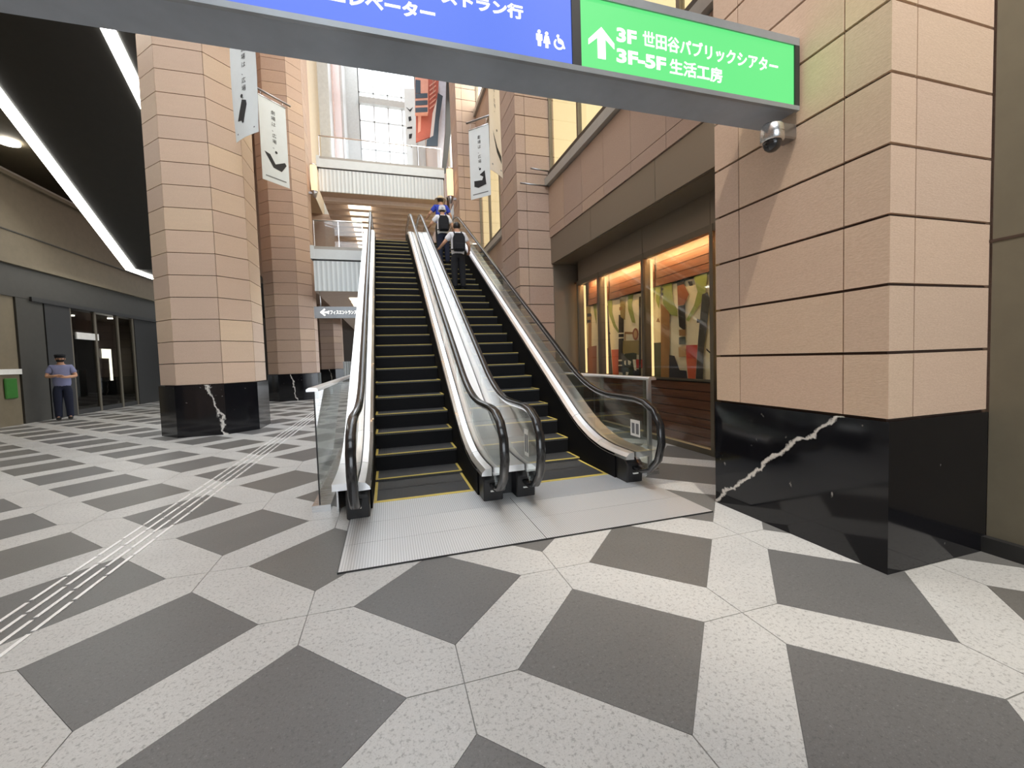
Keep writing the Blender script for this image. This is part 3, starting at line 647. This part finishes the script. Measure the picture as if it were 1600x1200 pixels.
# stickers on the glass
stk = MB().box(0, .001, 3.62, 3.80, .42, .66).mesh('sticker', 'paint_white')
def sticker(parent, X, y, z, w, h):
    o = MB().box(X-.0075, X-.0065, y, y+w, z, z+h).build('notice_sticker', 'paint_white', parent, label='white safety notice sticker')
    MB().box(X-.0082, X-.0076, y+w*.12, y+w*.42, z+h*.15, z+h*.8).build('pictogram', 'ink_grey', o); MB().box(X-.0082, X-.0076, y+w*.55, y+w*.85, z+h*.15, z+h*.8).build('pictogram', 'ink_grey', o)
sticker(e2, XB+HW, 3.62, .50, .17, .17); sticker(e2, XB-HW, 3.60, .42, .12, .26)
for X, sd in ((XA-HW, 0), (XA+HW, 1)):
    for k in range(4):
        y = 5.2+k*1.15; x = XA+(SW+.012)*(1 if sd else -1)
        MB().lathe((x, y, zat(DECK, y)-.02), [(0, 0), (.010, 0), (.010, .006), (0, .008)], 10).build('deck_glint', 'sconce_glow', e1)  # small glowing discs stand for yellow glints on the deck
# guard screens beside the escalators
def guard(X, y0, y1, zr, label):
    g_ = empty('glass_guard', (X, (y0+y1)/2, 0), label, 'railing', 'glass guards beside the escalators'); n = 4; w = (y1-y0)/n
    MB().box(X-.06, X+.10, y0-.06, y1, 0, .06).build('base_channel', 'steel', g_)
    for k in range(n): MB().box(X-.006, X+.006, y0+k*w+.006, y0+(k+1)*w-.006, .05, zr-.02).build('glass_pane', 'glass', g_)
    MB().box(X-.006, X+.006, y0-.006, y0+.002, .05, zr-.02).build('glass_edge', 'black_trim', g_)
    MB().prism([(X-.05, zr-.02), (X+.05, zr-.02), (X+.05, zr), (X+.03, zr+.015), (X-.03, zr+.015), (X-.05, zr)], 'y', y0-.10, y1).build('cap_rail', 'steel_polished', g_)
guard(-.66, 4.12, 9.2, 1.13, 'low glass guard with flat steel cap rail beside the empty escalator')
gr = guard(2.78, 3.98, 8.2, 1.08, 'low glass guard with steel cap rail between the escalator and the art window')
MB().box(2.76, 2.80, 3.93, 3.965, 0, 1.06).build('end_post', 'steel_polished', bpy.data.objects['glass_guard.001'])
# tactile strip of steel bars in the floor
tb = empty('tactile_strip', (-1.98, 8, 0), 'line of dashed stainless steel guide bars set in the floor', 'tactile paving')
bm_ = MB().box(-.011, .011, 0, .275, 0, .006).mesh('guide_bar', 'steel_bar')
for k, x in enumerate((-2.10, -2.015, -1.93, -1.845)):
    for j in range(42): inst('guide_bar', bm_, (x, 1.9+j*.30+(.0, .15, .07, .22)[k], 0), tb)

# ================================================================== OVERHEAD SIGN
SY = 2.205
sg = empty('overhead_sign', (1.0, 2.34, 2.98), 'long overhead sign box with glowing blue and green direction panels', 'sign')
MB().box(-6.5, 2.775, 2.215, 2.48, 2.985, 3.44).build('case', 'sign_case', sg)
MB().box(-6.5, 2.775, 2.195, 2.22, 2.975, 3.005).box(-6.5, 2.775, 2.195, 2.22, 3.40, 3.45).build('edge_trim', 'sign_edge', sg)
MB().box(1.085, 1.14, 2.195, 2.216, 3.005, 3.40).box(2.735, 2.775, 2.195, 2.216, 3.005, 3.40).box(-.98, -.93, 2.195, 2.216, 3.005, 3.40).build('divider', 'black_trim', sg)
bp = MB().box(-.93, 1.085, SY, SY+.02, 3.006, 3.40).build('blue_panel', 'sign_blue', sg, label='glowing blue panel with white lettering')
gp = MB().box(1.14, 2.735, SY, SY+.02, 3.006, 3.40).build('green_panel', 'sign_green', sg, label='glowing green panel with white lettering')
for x in (-4, -1.2): MB().tube([(x, 2.35, 3.44), (x, 2.35, 9.0)], .02, 8).build('hanger_rod', 'steel', sg)
def fit(txt, x0, x1, z0, z1, Y, mat, parent, bold=.0, name='lettering'):
    mb = text_mb(txt, 1, bold=bold); xs = [v[0] for v in mb.v]; ys_ = [v[1] for v in mb.v]
    a, b, c, d = min(xs), max(xs), min(ys_), max(ys_)
    xform(mb, lambda v: (x0+(v[0]-a)/(b-a)*(x1-x0), Y, z0+(v[1]-c)/(d-c)*(z1-z0)))
    # give the letters a little body
    n = len(mb.v); base = list(mb.f); mb.add([(x, y+.003, z) for x, y, z in mb.v[:n]], [tuple(reversed(f)) for f in base])
    return mb.build(name, mat, parent)
def pxbox(xl, yt, yb, xr, yt2, yb2):
    A, B = at_y(xl, yt, SY), at_y(xl, yb, SY); C_, D = at_y(xr, yt2, SY), at_y(xr, yb2, SY)
    return A.x, C_.x, (B.z+D.z)/2, (A.z+C_.z)/2
x0, x1, z0, z1 = pxbox(963, 42, 66, 994, 50, 70); fit('3F', x0, x1, z0, z1, SY-.003, 'sign_white', gp, .02)
x0, x1, z0, z1 = pxbox(1004, 49, 76, 1215, 92, 113); fit('世田谷パブリックシアター', x0, x1, z0, z1, SY-.003, 'sign_white', gp, .008)
x0, x1, z0, z1 = pxbox(963, 75, 99, 1040, 91, 110); fit('3F-5F', x0, x1, z0, z1, SY-.003, 'sign_white', gp, .02)
x0, x1, z0, z1 = pxbox(1046, 91, 116, 1128, 108, 130); fit('生活工房', x0, x1, z0, z1, SY-.003, 'sign_white', gp, .008)
a = at_y(939, 43, SY); b = at_y(939, 92, SY); xc = a.x; zt, zb = a.z, b.z; w = (at_y(958, 66, SY).x-at_y(918, 66, SY).x)/2; q = w*.30; h = zt-zb
MB().prism([(xc, zt), (xc+w, zt-h*.45), (xc+w, zt-h*.45-q*1.2), (xc+q, zt-h*.35), (xc+q, zb), (xc-q, zb), (xc-q, zt-h*.35), (xc-w, zt-h*.45-q*1.2), (xc-w, zt-h*.45)], 'y', SY-.004, SY-.001).build('arrow', 'sign_white', gp)
p = at_y(680, 26, SY); p0 = at_y(512, -8, SY); zc = at_y(645, 16, SY).z; hh = (p.x-p0.x)/6*.88
fit('エレベーター', p0.x, p.x, zc-hh/2, zc+hh/2, SY-.003, 'sign_white', bp, .02)
p2 = at_y(817, 18, SY); zc2 = at_y(800, 17, SY).z; wd = (p.x-p0.x)*1.02
fit('レストラン行', p2.x-wd, p2.x, zc2-hh/2, zc2+hh/2, SY-.003, 'sign_white', bp, .02)
def person_icon(x, zb, h, skirt):
    mb = MB(); r = h*.11
    mb.prism([(x+r*math.cos(k*.6283), zb+h-r+r*math.sin(k*.6283)) for k in range(10)], 'y', SY-.004, SY-.001)
    if skirt: P = [(-.13, .74), (.13, .74), (.24, .28), (.1, .28), (.1, 0), (-.1, 0), (-.1, .28), (-.24, .28)]
    else: P = [(-.2, .74), (.2, .74), (.2, .36), (.12, .36), (.1, 0), (-.1, 0), (-.12, .36), (-.2, .36)]
    mb.prism([(x+a*h, zb+b*h) for a, b in P], 'y', SY-.004, SY-.001); return mb
a = at_y(842, 47, SY); b = at_y(842, 72, SY); c = at_y(854, 60, SY)
person_icon(a.x, b.z, a.z-b.z, False).build('washroom_icon', 'sign_white', bp); person_icon(c.x, b.z-.003, a.z-b.z, True).build('washroom_icon', 'sign_white', bp)
c = at_y(873, 67, SY); r = .026; mb = MB()
ring = [(c.x+r*math.cos(t), c.z-.008+r*math.sin(t)) for t in [k*math.pi/8 for k in range(-10, 5)]]
mb.tube([(x, SY-.002, z) for x, z in ring], .005, 6); mb.tube([(c.x-.004, SY-.002, c.z+.022), (c.x, SY-.002, c.z+.002), (c.x+.022, SY-.002, c.z-.004), (c.x+.034, SY-.002, c.z-.028)], .005, 6)
mb.lathe((c.x-.005, SY-.004, c.z+.034), [(0, 0), (.008, 0), (.008, .003), (0, .003)], 10, axis='y'); mb.build('wheelchair_icon', 'sign_white', bp)

# security camera
sc_ = empty('security_camera', (2.62, 2.27, 2.76), 'silver dome security camera on the stone pier under the sign', 'camera')
MB().box(2.62, 2.787, 2.22, 2.33, 2.80, 2.90).build('bracket', 'steel_dark', sc_, bevel=.01)
MB().lathe((2.62, 2.27, 2.79), [(.0, .11), (.060, .11), (.072, .09), (.074, .0), (.066, -.006), (0, -.006)], 24).build('housing', 'steel', sc_)
MB().lathe((2.62, 2.27, 2.785), [(.058, 0), (.056, -.02), (.046, -.045), (.026, -.062), (0.001, -.068)], 24).build('dome', 'rubber', sc_, label='black glass dome')

# hanging direction sign
HYY = 15.05
a = at_y(491, 479, HYY); b = at_y(491, 497, HYY); x0, x1 = at_y(491, 488, HYY).x, at_y(577, 489, HYY).x
hs = empty('hanging_sign', ((x0+x1)/2, HYY, b.z), 'grey hanging sign with a white left arrow under the white slab', 'sign')
MB().box(x0, x1, HYY, HYY+.12, b.z, a.z).build('board', 'sign_edge', hs)
for x in (x0+.2, x1-.2): MB().tube([(x, HYY+.06, a.z), (x, HYY+.06, 3.80)], .015, 8).build('hanger_rod', 'steel', hs)
xa, xb = at_y(511, 488, HYY).x, at_y(557, 488, HYY).x; zc = (a.z+b.z)/2; hh = (a.z-b.z)
fit('オフィスエントランス', xa, xb, zc-hh*.17, zc+hh*.17, HYY-.003, 'sign_white', hs, .008)
xt = at_y(500, 488, HYY).x; w = hh*.36
MB().prism([(xt, zc), (xt+w, zc+w*.9), (xt+w*1.25, zc+w*.65), (xt+w*.7, zc+w*.18), (xt+w*1.9, zc+w*.18), (xt+w*1.9, zc-w*.18), (xt+w*.7, zc-w*.18), (xt+w*1.25, zc-w*.65), (xt+w, zc-w*.9)], 'y', HYY-.004, HYY-.001).build('arrow', 'sign_white', hs)

# beams carrying the sign rods and a warm spotlight that washes the near pier
struct(MB().box(-6.6, 3.68, 2.25, 2.45, 9.0, 9.3), 'trim_9', 'wall_silver'); struct(MB().box(-4.9, 3.68, -.6, -.4, 9.0, 9.3), 'trim_10', 'wall_silver')
sp = empty('ceiling_spotlight', (1.6, -.5, 8.7), 'round warm spotlight on the beam above the entrance', 'light')
MB().lathe((1.6, -.5, 8.72), [(0, .28), (.05, .28), (.09, .22), (.09, 0), (.07, 0), (.07, .05), (0, .05)], 18).build('lamp_body', 'black_trim', sp)
ld = bpy.data.lights.new('spot', 'SPOT'); ld.energy = 400; ld.color = (1, .90, .76); ld.spot_size = math.radians(40); ld.spot_blend = .6; ld.shadow_soft_size = .06
lo = bpy.data.objects.new('spot_lamp', ld); COL.objects.link(lo); lo.parent = sp; lo.location = (0, 0, .01)
lo.rotation_euler = (Vector((3.0, 2.5, 1.6))-Vector((1.6, -.5, 8.71))).to_track_quat('-Z', 'Y').to_euler()

# ================================================================== BANNERS
def banner(A, B, zt, zb, pole, zpole, cloth, emblem, label, wave=.02, name='hanging_banner'):
    A, B = Vector((*A, 0)), Vector((*B, 0)); d = (B-A); W_ = d.length; d.normalize(); n = Vector((d.y, -d.x, 0))
    if n.dot(CAM-A) < 0: n = -n
    n.z = 0; n.normalize()
    bn = empty(name, (A.x, A.y, zb), label, 'banner')
    def pt(u, v, o=0): # v from bottom
        q = A+d*(u*W_)+n*(wave*math.sin(u*3.1+v*2.6)+o); return (q.x, q.y, zb+(zt-zb)*v)
    nu, nv = 6, 12; mb = MB(); 
    for o, flip in ((0, 0), (-.004, 1)):
        vs = [pt(i/nu, j/nv, o) for j in range(nv+1) for i in range(nu+1)]
        fs = [(j*(nu+1)+i, j*(nu+1)+i+1, (j+1)*(nu+1)+i+1, (j+1)*(nu+1)+i) for j in range(nv) for i in range(nu)]
        mb.add(vs, [tuple(reversed(f)) if flip else f for f in fs], 0, True)
    cl_ = mb.build('cloth', cloth, bn)
    MB().tube(pole_pts(pole, zpole), .022, 8).build('pole', 'steel_dark', bn)
    MB().tube([pt(0, 1), pt(1, 1)], .014, 8).build('top_bar', 'steel', bn)
    for u in (.1, .9): MB().tube([pt(u, 1), (pt(u, 1)[0], pt(u, 1)[1], zpole)], .006, 6).build('tie', 'steel', bn)
    H_ = zt-zb
    def sub(P):   # emblem polygon as thin strips of print on the cloth
        m2 = MB(); n_ = len(P); m2.add([pt(u, v, .004) for u, v in P], [tuple(range(n_))]); return m2
    sub(emblem).build('emblem', 'ink', cl_)
    cu = sum(p[0] for p in emblem)/len(emblem); tv = max(p[1] for p in emblem)+.035
    sub([(cu+.05*math.cos(k*.785), tv+.05*W_/H_*math.sin(k*.785)) for k in range(8)]).build('emblem', 'ink', cl_)
    v = .86; stp = .062*min(1.0, .5/W_*1.0)+.0
    for ch in '劇場は、広場。':
        t = text_mb(ch, 1); s_ = .16
        xform(t, lambda p_: pt(.5+(p_[0]-.45)*s_, v+(p_[1]-.4)*s_*W_/H_, .004)); t.build('lettering', 'ink', cl_); v -= s_*W_/H_*1.25
    sub([(.12, .055), (.88, .055), (.88, .068), (.12, .068)]).build('small_print', 'ink_grey', cl_)
    return bn
def pole_pts(p, z): return [(p[0][0], p[0][1], z), (p[1][0], p[1][1], z)]
banner((-2.68, 9.50), (-2.15, 8.97), 7.75, 5.80, [(-2.97, 9.79), (-2.08, 8.90)], 7.86, 'banner_cloth', [(.3, .26), (.42, .37), (.58, .35), (.60, .31), (.46, .15), (.40, .14), (.37, .17), (.20, .18)], 'white banner with an upright black block emblem on the octagonal column', .03)
banner((-2.69, 11.35), (-2.20, 11.84), 7.88, 5.88, [(-2.97, 11.07), (-2.10, 11.94)], 8.00, 'banner_cloth', [(.12, .35), (.32, .335), (.50, .235), (.86, .30), (.92, .27), (.72, .17), (.42, .185)], 'white banner with a black V-shaped emblem behind the octagonal column', .0)
banner((2.19, 10.28), (2.60, 9.87), 7.03, 5.34, [(2.765, 9.725), (2.15, 10.32)], 7.22, 'banner_cloth', [(.20, .255), (.20, .175), (.40, .145), (.80, .17), (.74, .37), (.48, .325), (.66, .285), (.60, .24)], 'pale blue-white banner with a broad black block emblem by the square pier', .0)
banner((2.02, 7.66), (2.37, 8.01), 7.0, 4.92, [(2.77, 8.385), (1.95, 7.57)], 7.10, 'banner_beige', [(.22, .37), (.36, .28), (.92, .20), (.92, .13), (.50, .20)], 'beige banner with a black curved emblem in front of the square pier', .02)
# bracket arms on the ledge
for wh, xa_, ya_, xb_, yb_ in (('upper', 829, 263, 873, 269), ('lower', 813, 286, 855, 291)):
    p = at_y(xb_, yb_, 8.30); q = at_y(xa_, ya_, 8.30)
    MB().tube([(3.46, 8.30, p.z), (q.x, 8.30, q.z)], .018, 8).build('bracket_arm', 'steel_dark', None, wh+' of two thin grey bracket arms sticking out from the fascia ledge', 'bracket', 'bracket arms on the fascia ledge')
# wall lamps
def sconce(c, wallx, label):
    l = empty('wall_lamp', c, label, 'lamp', 'tall glowing wall lamps'); x, y, z = c
    MB().lathe((x, y, z), [(0, 0), (.11, 0), (.125, .3), (.125, 1.0), (0, 1.0)], 18).build('lamp_shade', 'sconce_glow', l, label='glowing orange-white glass cylinder')
    MB().lathe((x, y, z-.26), [(0, 0), (.06, .02), (.09, .14), (.125, .26), (0, .26)], 18).build('base', 'steel_dark', l)
    MB().lathe((x, y, z+1.0), [(0, 0), (.13, 0), (.13, .04), (0, .06)], 18).build('cap', 'steel', l)
    a_, b_ = sorted((x, wallx)); MB().box(a_, b_, y-.04, y+.04, z-.12, z-.04).build('arm', 'steel_dark', l)
sconce((2.58, 15.8, 7.55), 2.79, 'glowing wall lamp on the square pier at the escalator top')
sconce((-2.50, 18.25, 8.30), -2.71, 'glowing wall lamp on the octagonal column by the high bridge')
sconce((-1.95, 27.0, 7.6), -2.35, 'glowing wall lamp under the bridge soffit')
struct(MB().box(-4.7, -2.35, 24.5, 29.6, 5.3, 9.5), 'wall_inner_left', 'brown_wall')

# ================================================================== HANGING ART BEYOND THE BRIDGE
def hung(name, quad, Y, th, mat, label, cat, extra=None):
    P = [at_y(x, y, Y) for x, y in quad]; top = max(p.z for p in P); cx_ = sum(p.x for p in P)/len(P)
    h_ = empty(name, (cx_, Y, min(p.z for p in P)), label, cat)
    MB().prism([(p.x, p.z) for p in P], 'y', Y, Y+th).build('panel', mat, h_)
    MB().tube([(cx_, Y+th/2, top-.05), (cx_, Y+th/2, 25.8)], .012, 6).build('wire', 'steel', h_)
    for q, m in (extra or []):
        Q = [at_y(x, y, Y) for x, y in q]; MB().prism([(p.x, p.z) for p in Q], 'y', Y-.03, Y+.002).build('motif', m, h_)
    return h_
hung('hanging_artwork', [(631, 138), (648, 138), (652, 262), (636, 262)], 27.05, .06, 'banner_cloth', 'white hanging panel with a column of small black marks', 'art',
     [([(635, 168), (640, 172), (645, 168), (641, 175)], 'ink'), ([(638, 183), (642, 182), (643, 188), (639, 190)], 'ink'), ([(636, 199), (644, 198), (644, 201), (636, 201)], 'ink'), ([(639, 210), (644, 209), (643, 216), (639, 217)], 'ink'), ([(640, 226), (645, 228), (643, 231)], 'ink')])
hung('hanging_artwork', [(649, 115), (669, 119), (669, 176), (649, 176)], 22.2, .3, 'red_light', 'reddish hanging panel crossed by dark bars', 'art',
     [([(649, 125), (657, 126), (657, 146), (649, 146)], 'teal_metal')]+[([(649, y), (668, y-1), (668, y+6), (649, y+7)], 'teal_metal') for y in (147, 158, 169)])
hung('hanging_artwork', [(669, 118), (686, 122), (684, 150), (676, 176), (672, 214), (650, 222), (650, 178), (668, 178)], 22.75, .1, 'red_cloth', 'rust-red striped hanging cloth beside the dark column', 'art',
     [([(671, y+4), (681, y-4), (681, y-1.5), (671, y+6.5)], 'red_light') for y in range(130, 172, 7)]+[([(653, 180), (658, 180), (657, 205), (653, 208)], 'red_light')])
hung('hanging_artwork', [(684, 124), (699, 126), (698, 262), (684, 262), (682, 190)], 23.1, .1, 'silver_cloth', 'shiny silver hanging cloth beside the dark frame', 'art')
hung('hanging_artwork', [(684, 145), (692, 150), (686, 190), (684, 228), (666, 228), (667, 218), (677, 212)], 22.52, .06, 'teal_metal', 'dark blue-grey angular hanging piece', 'art')
P = [at_y(x, y, 20.4) for x, y in ((698, 120), (706, 120), (705, 205), (697, 268), (690, 272), (696, 205))]
MB().prism([(p.x, p.z) for p in P], 'y', 20.4, 20.6).build('dark_frame', 'black_trim', None, 'tall dark frame edge standing beside the bridge railing', 'frame')
# things far back on the ground floor
MB().box(-2.75, -2.15, 28.6, 29.2, 0, 1.45).box(-2.78, -2.12, 28.58, 29.2, 1.45, 1.5).build('white_cabinet', 'white_panel', None, 'low pale cabinet far back on the ground floor', 'cabinet')
MB().box(-1.95, -1.15, 28.2, 28.9, 0, 2.9).box(-1.97, -1.13, 28.18, 28.9, 2.9, 2.96).build('tall_cabinet', 'white_panel', None, 'tall pale cabinet far back beside the escalator', 'cabinet')

# ================================================================== PEOPLE
def skin_obj(name, V, E, Rr, mat, parent, T, sub=2, label=None):
    me = bpy.data.meshes.new(name); me.from_pydata(V, E, []); o = bpy.data.objects.new(name, me); COL.objects.link(o)
    m = o.modifiers.new('s', 'SKIN'); m.use_smooth_shade = True
    if not me.skin_vertices: 
        bm = bmesh.new(); bm.from_mesh(me); bm.verts.layers.skin.verify(); bm.to_mesh(me); bm.free()
    for sv, r in zip(me.skin_vertices[0].data, Rr): sv.radius = r if isinstance(r, tuple) else (r, r)
    me.skin_vertices[0].data[0].use_root = True
    s_ = o.modifiers.new('d', 'SUBSURF'); s_.levels = sub; s_.render_levels = sub
    dg = bpy.context.evaluated_depsgraph_get(); nm = bpy.data.meshes.new_from_object(o.evaluated_get(dg))
    bpy.data.objects.remove(o); bpy.data.meshes.remove(me)
    nm.transform(T); nm.materials.clear(); nm.materials.append(MATS[mat])
    for p_ in nm.polygons: p_.use_smooth = True
    ob = bpy.data.objects.new(name, nm); COL.objects.link(ob); ob.parent = parent; ORG[ob.name] = org(parent)
    return tag(ob, label)
def person(loc, rz, h, label, arms, shirt, trousers, mat_sleeve=True, hat=None, hair=True, face=False, lift=0.0):
    """figure faces local +Y; arms = ((elbow, wrist, hand), (…)) for left (-x) and right (+x)"""
    loc = (loc[0], loc[1], loc[2]+.02); root = empty('person', loc, label, 'person')
    T = Matrix.Rotation(rz, 4, 'Z') @ Matrix.Scale(h/1.70, 4)
    V = [(0, 0, .93), (0, .005, 1.08), (0, 0, 1.24), (0, -.01, 1.38), (0, 0, 1.46), (0, .015, 1.52), (0, .03, 1.575), (0, .025, 1.64), (0, .015, 1.685)]
    Rr = [(.135, .095), (.125, .088), (.14, .10), (.13, .085), (.062, .062), (.07, .075), (.080, .097), (.088, .104), (.055, .065)]
    E = [(0, 1), (1, 2), (2, 3), (3, 4), (4, 5), (5, 6), (6, 7), (7, 8)]
    def add(p, r, parent): V.append(p); Rr.append(r); E.append((parent, len(V)-1)); return len(V)-1
    sleeves = []; hands = []
    for s, arm in ((-1, arms[0]), (1, arms[1])):
        sh = add((s*.165, -.01, 1.385), .058, 3); el = add(arm[0], .046, sh); wr_ = add(arm[1], .034, el); hd = add(arm[2], (.034, .020), wr_)
        d = (Vector(arm[2])-Vector(arm[1])).normalized(); side = d.cross(Vector((0, 0, 1))); side = side.normalized() if side.length > .1 else Vector((1, 0, 0))
        for k in range(4):
            q1 = Vector(arm[2])+d*.035+side*(k-1.5)*.019; q2 = q1+d*(.035, .045, .042, .03)[k]+Vector((0, 0, -.018))
            f1 = add(tuple(q1), .0095, hd); add(tuple(q2), .008, f1)
        t1 = add(tuple(Vector(arm[2])-d*.01+side*.04), .010, hd); add(tuple(Vector(arm[2])+d*.025+side*.055), .0085, t1)
        sleeves.append((V[sh], arm[0]))
    legs = []
    for s in (-1, 1):
        hp = add((s*.085, 0, .88), .085, 0); kn = add((s*.10, .02*lift+.01, .49), .058, hp); an = add((s*.105, -.025, .09), .038, kn); to = add((s*.115, .10, .035), (.038, .026), an); legs.append((V[hp], V[kn], V[an], V[to]))
    skin_obj('body', V, E, Rr, 'skin', root, T)
    # shirt
    SV = [(0, 0, .80), (0, .005, 1.06), (0, 0, 1.24), (0, -.01, 1.38), (0, -.002, 1.445)]; SR = [(.20, .155), (.182, .138), (.184, .138), (.172, .118), (.075, .068)]; SE = [(0, 1), (1, 2), (2, 3), (3, 4)]
    for (sh, el) in sleeves:
        i = len(SV); SV += [sh, tuple(Vector(sh)+(Vector(el)-Vector(sh))*.72)]; SR += [.084, .074]; SE += [(3, i), (i, i+1)]
    skin_obj('shirt', SV, SE, SR, shirt, root, T)
    TV = [(0, 0, 1.03), (0, 0, .885)]; TR = [(.17, .125), (.175, .135)]; TE = [(0, 1)]
    for hp, kn, an, to in legs:
        i = len(TV); TV += [hp, (hp[0]*1.05, .01, .68), kn, (an[0], an[1], .20), (an[0], an[1], .045)]; TR += [.125, .112, .092, .078, .074]; TE += [(1, i), (i, i+1), (i+1, i+2), (i+2, i+3), (i+3, i+4)]
    skin_obj('trousers', TV, TE, TR, trousers, root, T)
    for hp, kn, an, to in legs:
        skin_obj('shoe', [(an[0], an[1]-.025, .05), (an[0], .04, .045), (to[0], to[1]+.02, .035)], [(0, 1), (1, 2)], [(.056, .060), (.058, .052), (.054, .038)], 'shoe', root, T, 1)
    if hair:
        mb = MB().lathe((0, .008, 1.60), [(.06, -.06), (.088, -.03), (.094, .02), (.086, .065), (.055, .098), (.001, .106)], 18)
        mb.v = [(x, y-.018 if y > 0 else y*1.08, z) for x, y, z in mb.v]; xform(mb, lambda v: T @ Vector(v)+org(root)); mb.build('hair', 'hair', root)
    if hat:
        kind, m = hat
        if kind == 'bucket': pr = [(.135, -.045), (.105, .0), (.098, .06), (.085, .105), (.001, .112), (.001, .10), (.09, .0)]
        elif kind == 'brim': pr = [(.175, .005), (.170, .018), (.100, .022), (.096, .075), (.075, .105), (.001, .095), (.001, .0)]
        else: pr = [(.098, .0), (.105, .05), (.112, .085), (.08, .10), (.001, .105), (.001, .0)]
        mb = MB().lathe((0, .015, 1.625), pr, 20)
        if kind == 'cap': mb.prism([(-.085, .08), (.085, .08), (.06, .17), (-.06, .17)], 'z', 1.625, 1.637)
        xform(mb, lambda v: T @ Vector(v)+org(root)); mb.build('hat', m, root)
    if face:
        def part(n_, mb, m): xform(mb, lambda v: T @ Vector(v)+org(root)); return mb.build(n_, m, root)
        for s in (-1, 1):
            part('eye', MB().lathe((s*.032, .108, 1.605), [(.001, -.009), (.010, -.004), (.012, 0), (.010, .004), (.001, .009)], 8), 'ink')
            part('ear', MB().tube([(s*.078, .02, 1.565), (s*.088, .015, 1.595), (s*.082, .02, 1.625)], [.008, .014, .008], 6), 'skin')
        part('nose', MB().tube([(0, .105, 1.61), (0, .125, 1.575)], [.008, .015], 6), 'skin')
        part('face_mask', MB().lathe((0, .045, 1.545), [(.05, -.03), (.072, -.01), (.078, .015), (.07, .035)], 16), 'cloth_black')
    for ob in root.children: pass
    return root
def backpack(loc, rz, h, mat, label):
    s = h/1.70; b = empty('backpack', loc, label, 'backpack'); T = Matrix.Rotation(rz, 4, 'Z') @ Matrix.Scale(s, 4)
    def put(n_, mb, m, bevel=0): xform(mb, lambda v: T @ Vector(v)+org(b)); return mb.build(n_, m, b, bevel=bevel)
    put('bag', MB().prism([(-.13, .95), (.13, .95), (.15, 1.05), (.145, 1.28), (.10, 1.38), (-.10, 1.38), (-.145, 1.28), (-.15, 1.05)], 'y', -.30, -.150), mat, .018)
    put('pocket', MB().prism([(-.10, .97), (.10, .97), (.11, 1.12), (-.11, 1.12)], 'y', -.335, -.295), mat, .012)
    for x in (-.085, .085): put('strap', MB().tube([(x, -.16, 1.36), (x*1.1, -.10, 1.455), (x*1.2, .03, 1.475), (x*1.25, .125, 1.36), (x*1.3, .130, 1.18), (x*1.9, .06, 1.05), (x*1.7, -.155, 1.0)], .018, 8), mat)
    put('handle', MB().tube([(-.03, -.16, 1.375), (-.02, -.16, 1.41), (.02, -.16, 1.41), (.03, -.16, 1.375)], .008, 6), mat)
RAIL = (((-.34, .02, 1.18), (-.40, .25, 1.14), (-.42, .33, 1.13)), ((.30, .0, 1.14), (.33, .16, 1.02), (.33, .24, 1.0)))
def step_at(k): return 4.45+.35*k, -.16+.202*k
y_, z_ = step_at(16); person((1.79, y_+.15, z_+.002), 0, 1.64, 'dark-haired person in a white shirt and dark trousers riding the escalator with a black backpack', RAIL, 'cloth_white', 'cloth_black')
backpack((1.79, y_+.15, z_+.002), 0, 1.64, 'cloth_black', 'black backpack on the dark-haired escalator rider')
y_, z_ = step_at(21); person((1.69, y_+.13, z_+.002), 0, 1.62, 'person in a white bucket hat and white T-shirt riding the escalator', RAIL, 'cloth_white', 'cloth_navy', hat=('bucket', 'grey_hat'))
backpack((1.69, y_+.13, z_+.002), 0, 1.62, 'cloth_black', 'black backpack on the rider with the white bucket hat')
y_, z_ = step_at(24); person((1.80, y_+.15, z_+.002), 0, 1.70, 'person in a blue shirt and straw hat riding highest on the escalator', RAIL, 'cloth_blue', 'cloth_black', hat=('brim', 'straw'))
FOLD = (((-.27, .03, 1.14), (-.08, .20, 1.12), (.0, .21, 1.13)), ((.27, .03, 1.14), (.10, .21, 1.16), (.02, .225, 1.17)))
person((-8.92, 14.8, 0.001), math.radians(180+28), 1.84, 'guard in a pale blue shirt, dark cap and dark trousers standing by the shop front', FOLD, 'cloth_sky', 'cloth_navy', hat=('cap', 'cloth_black'), face=True)
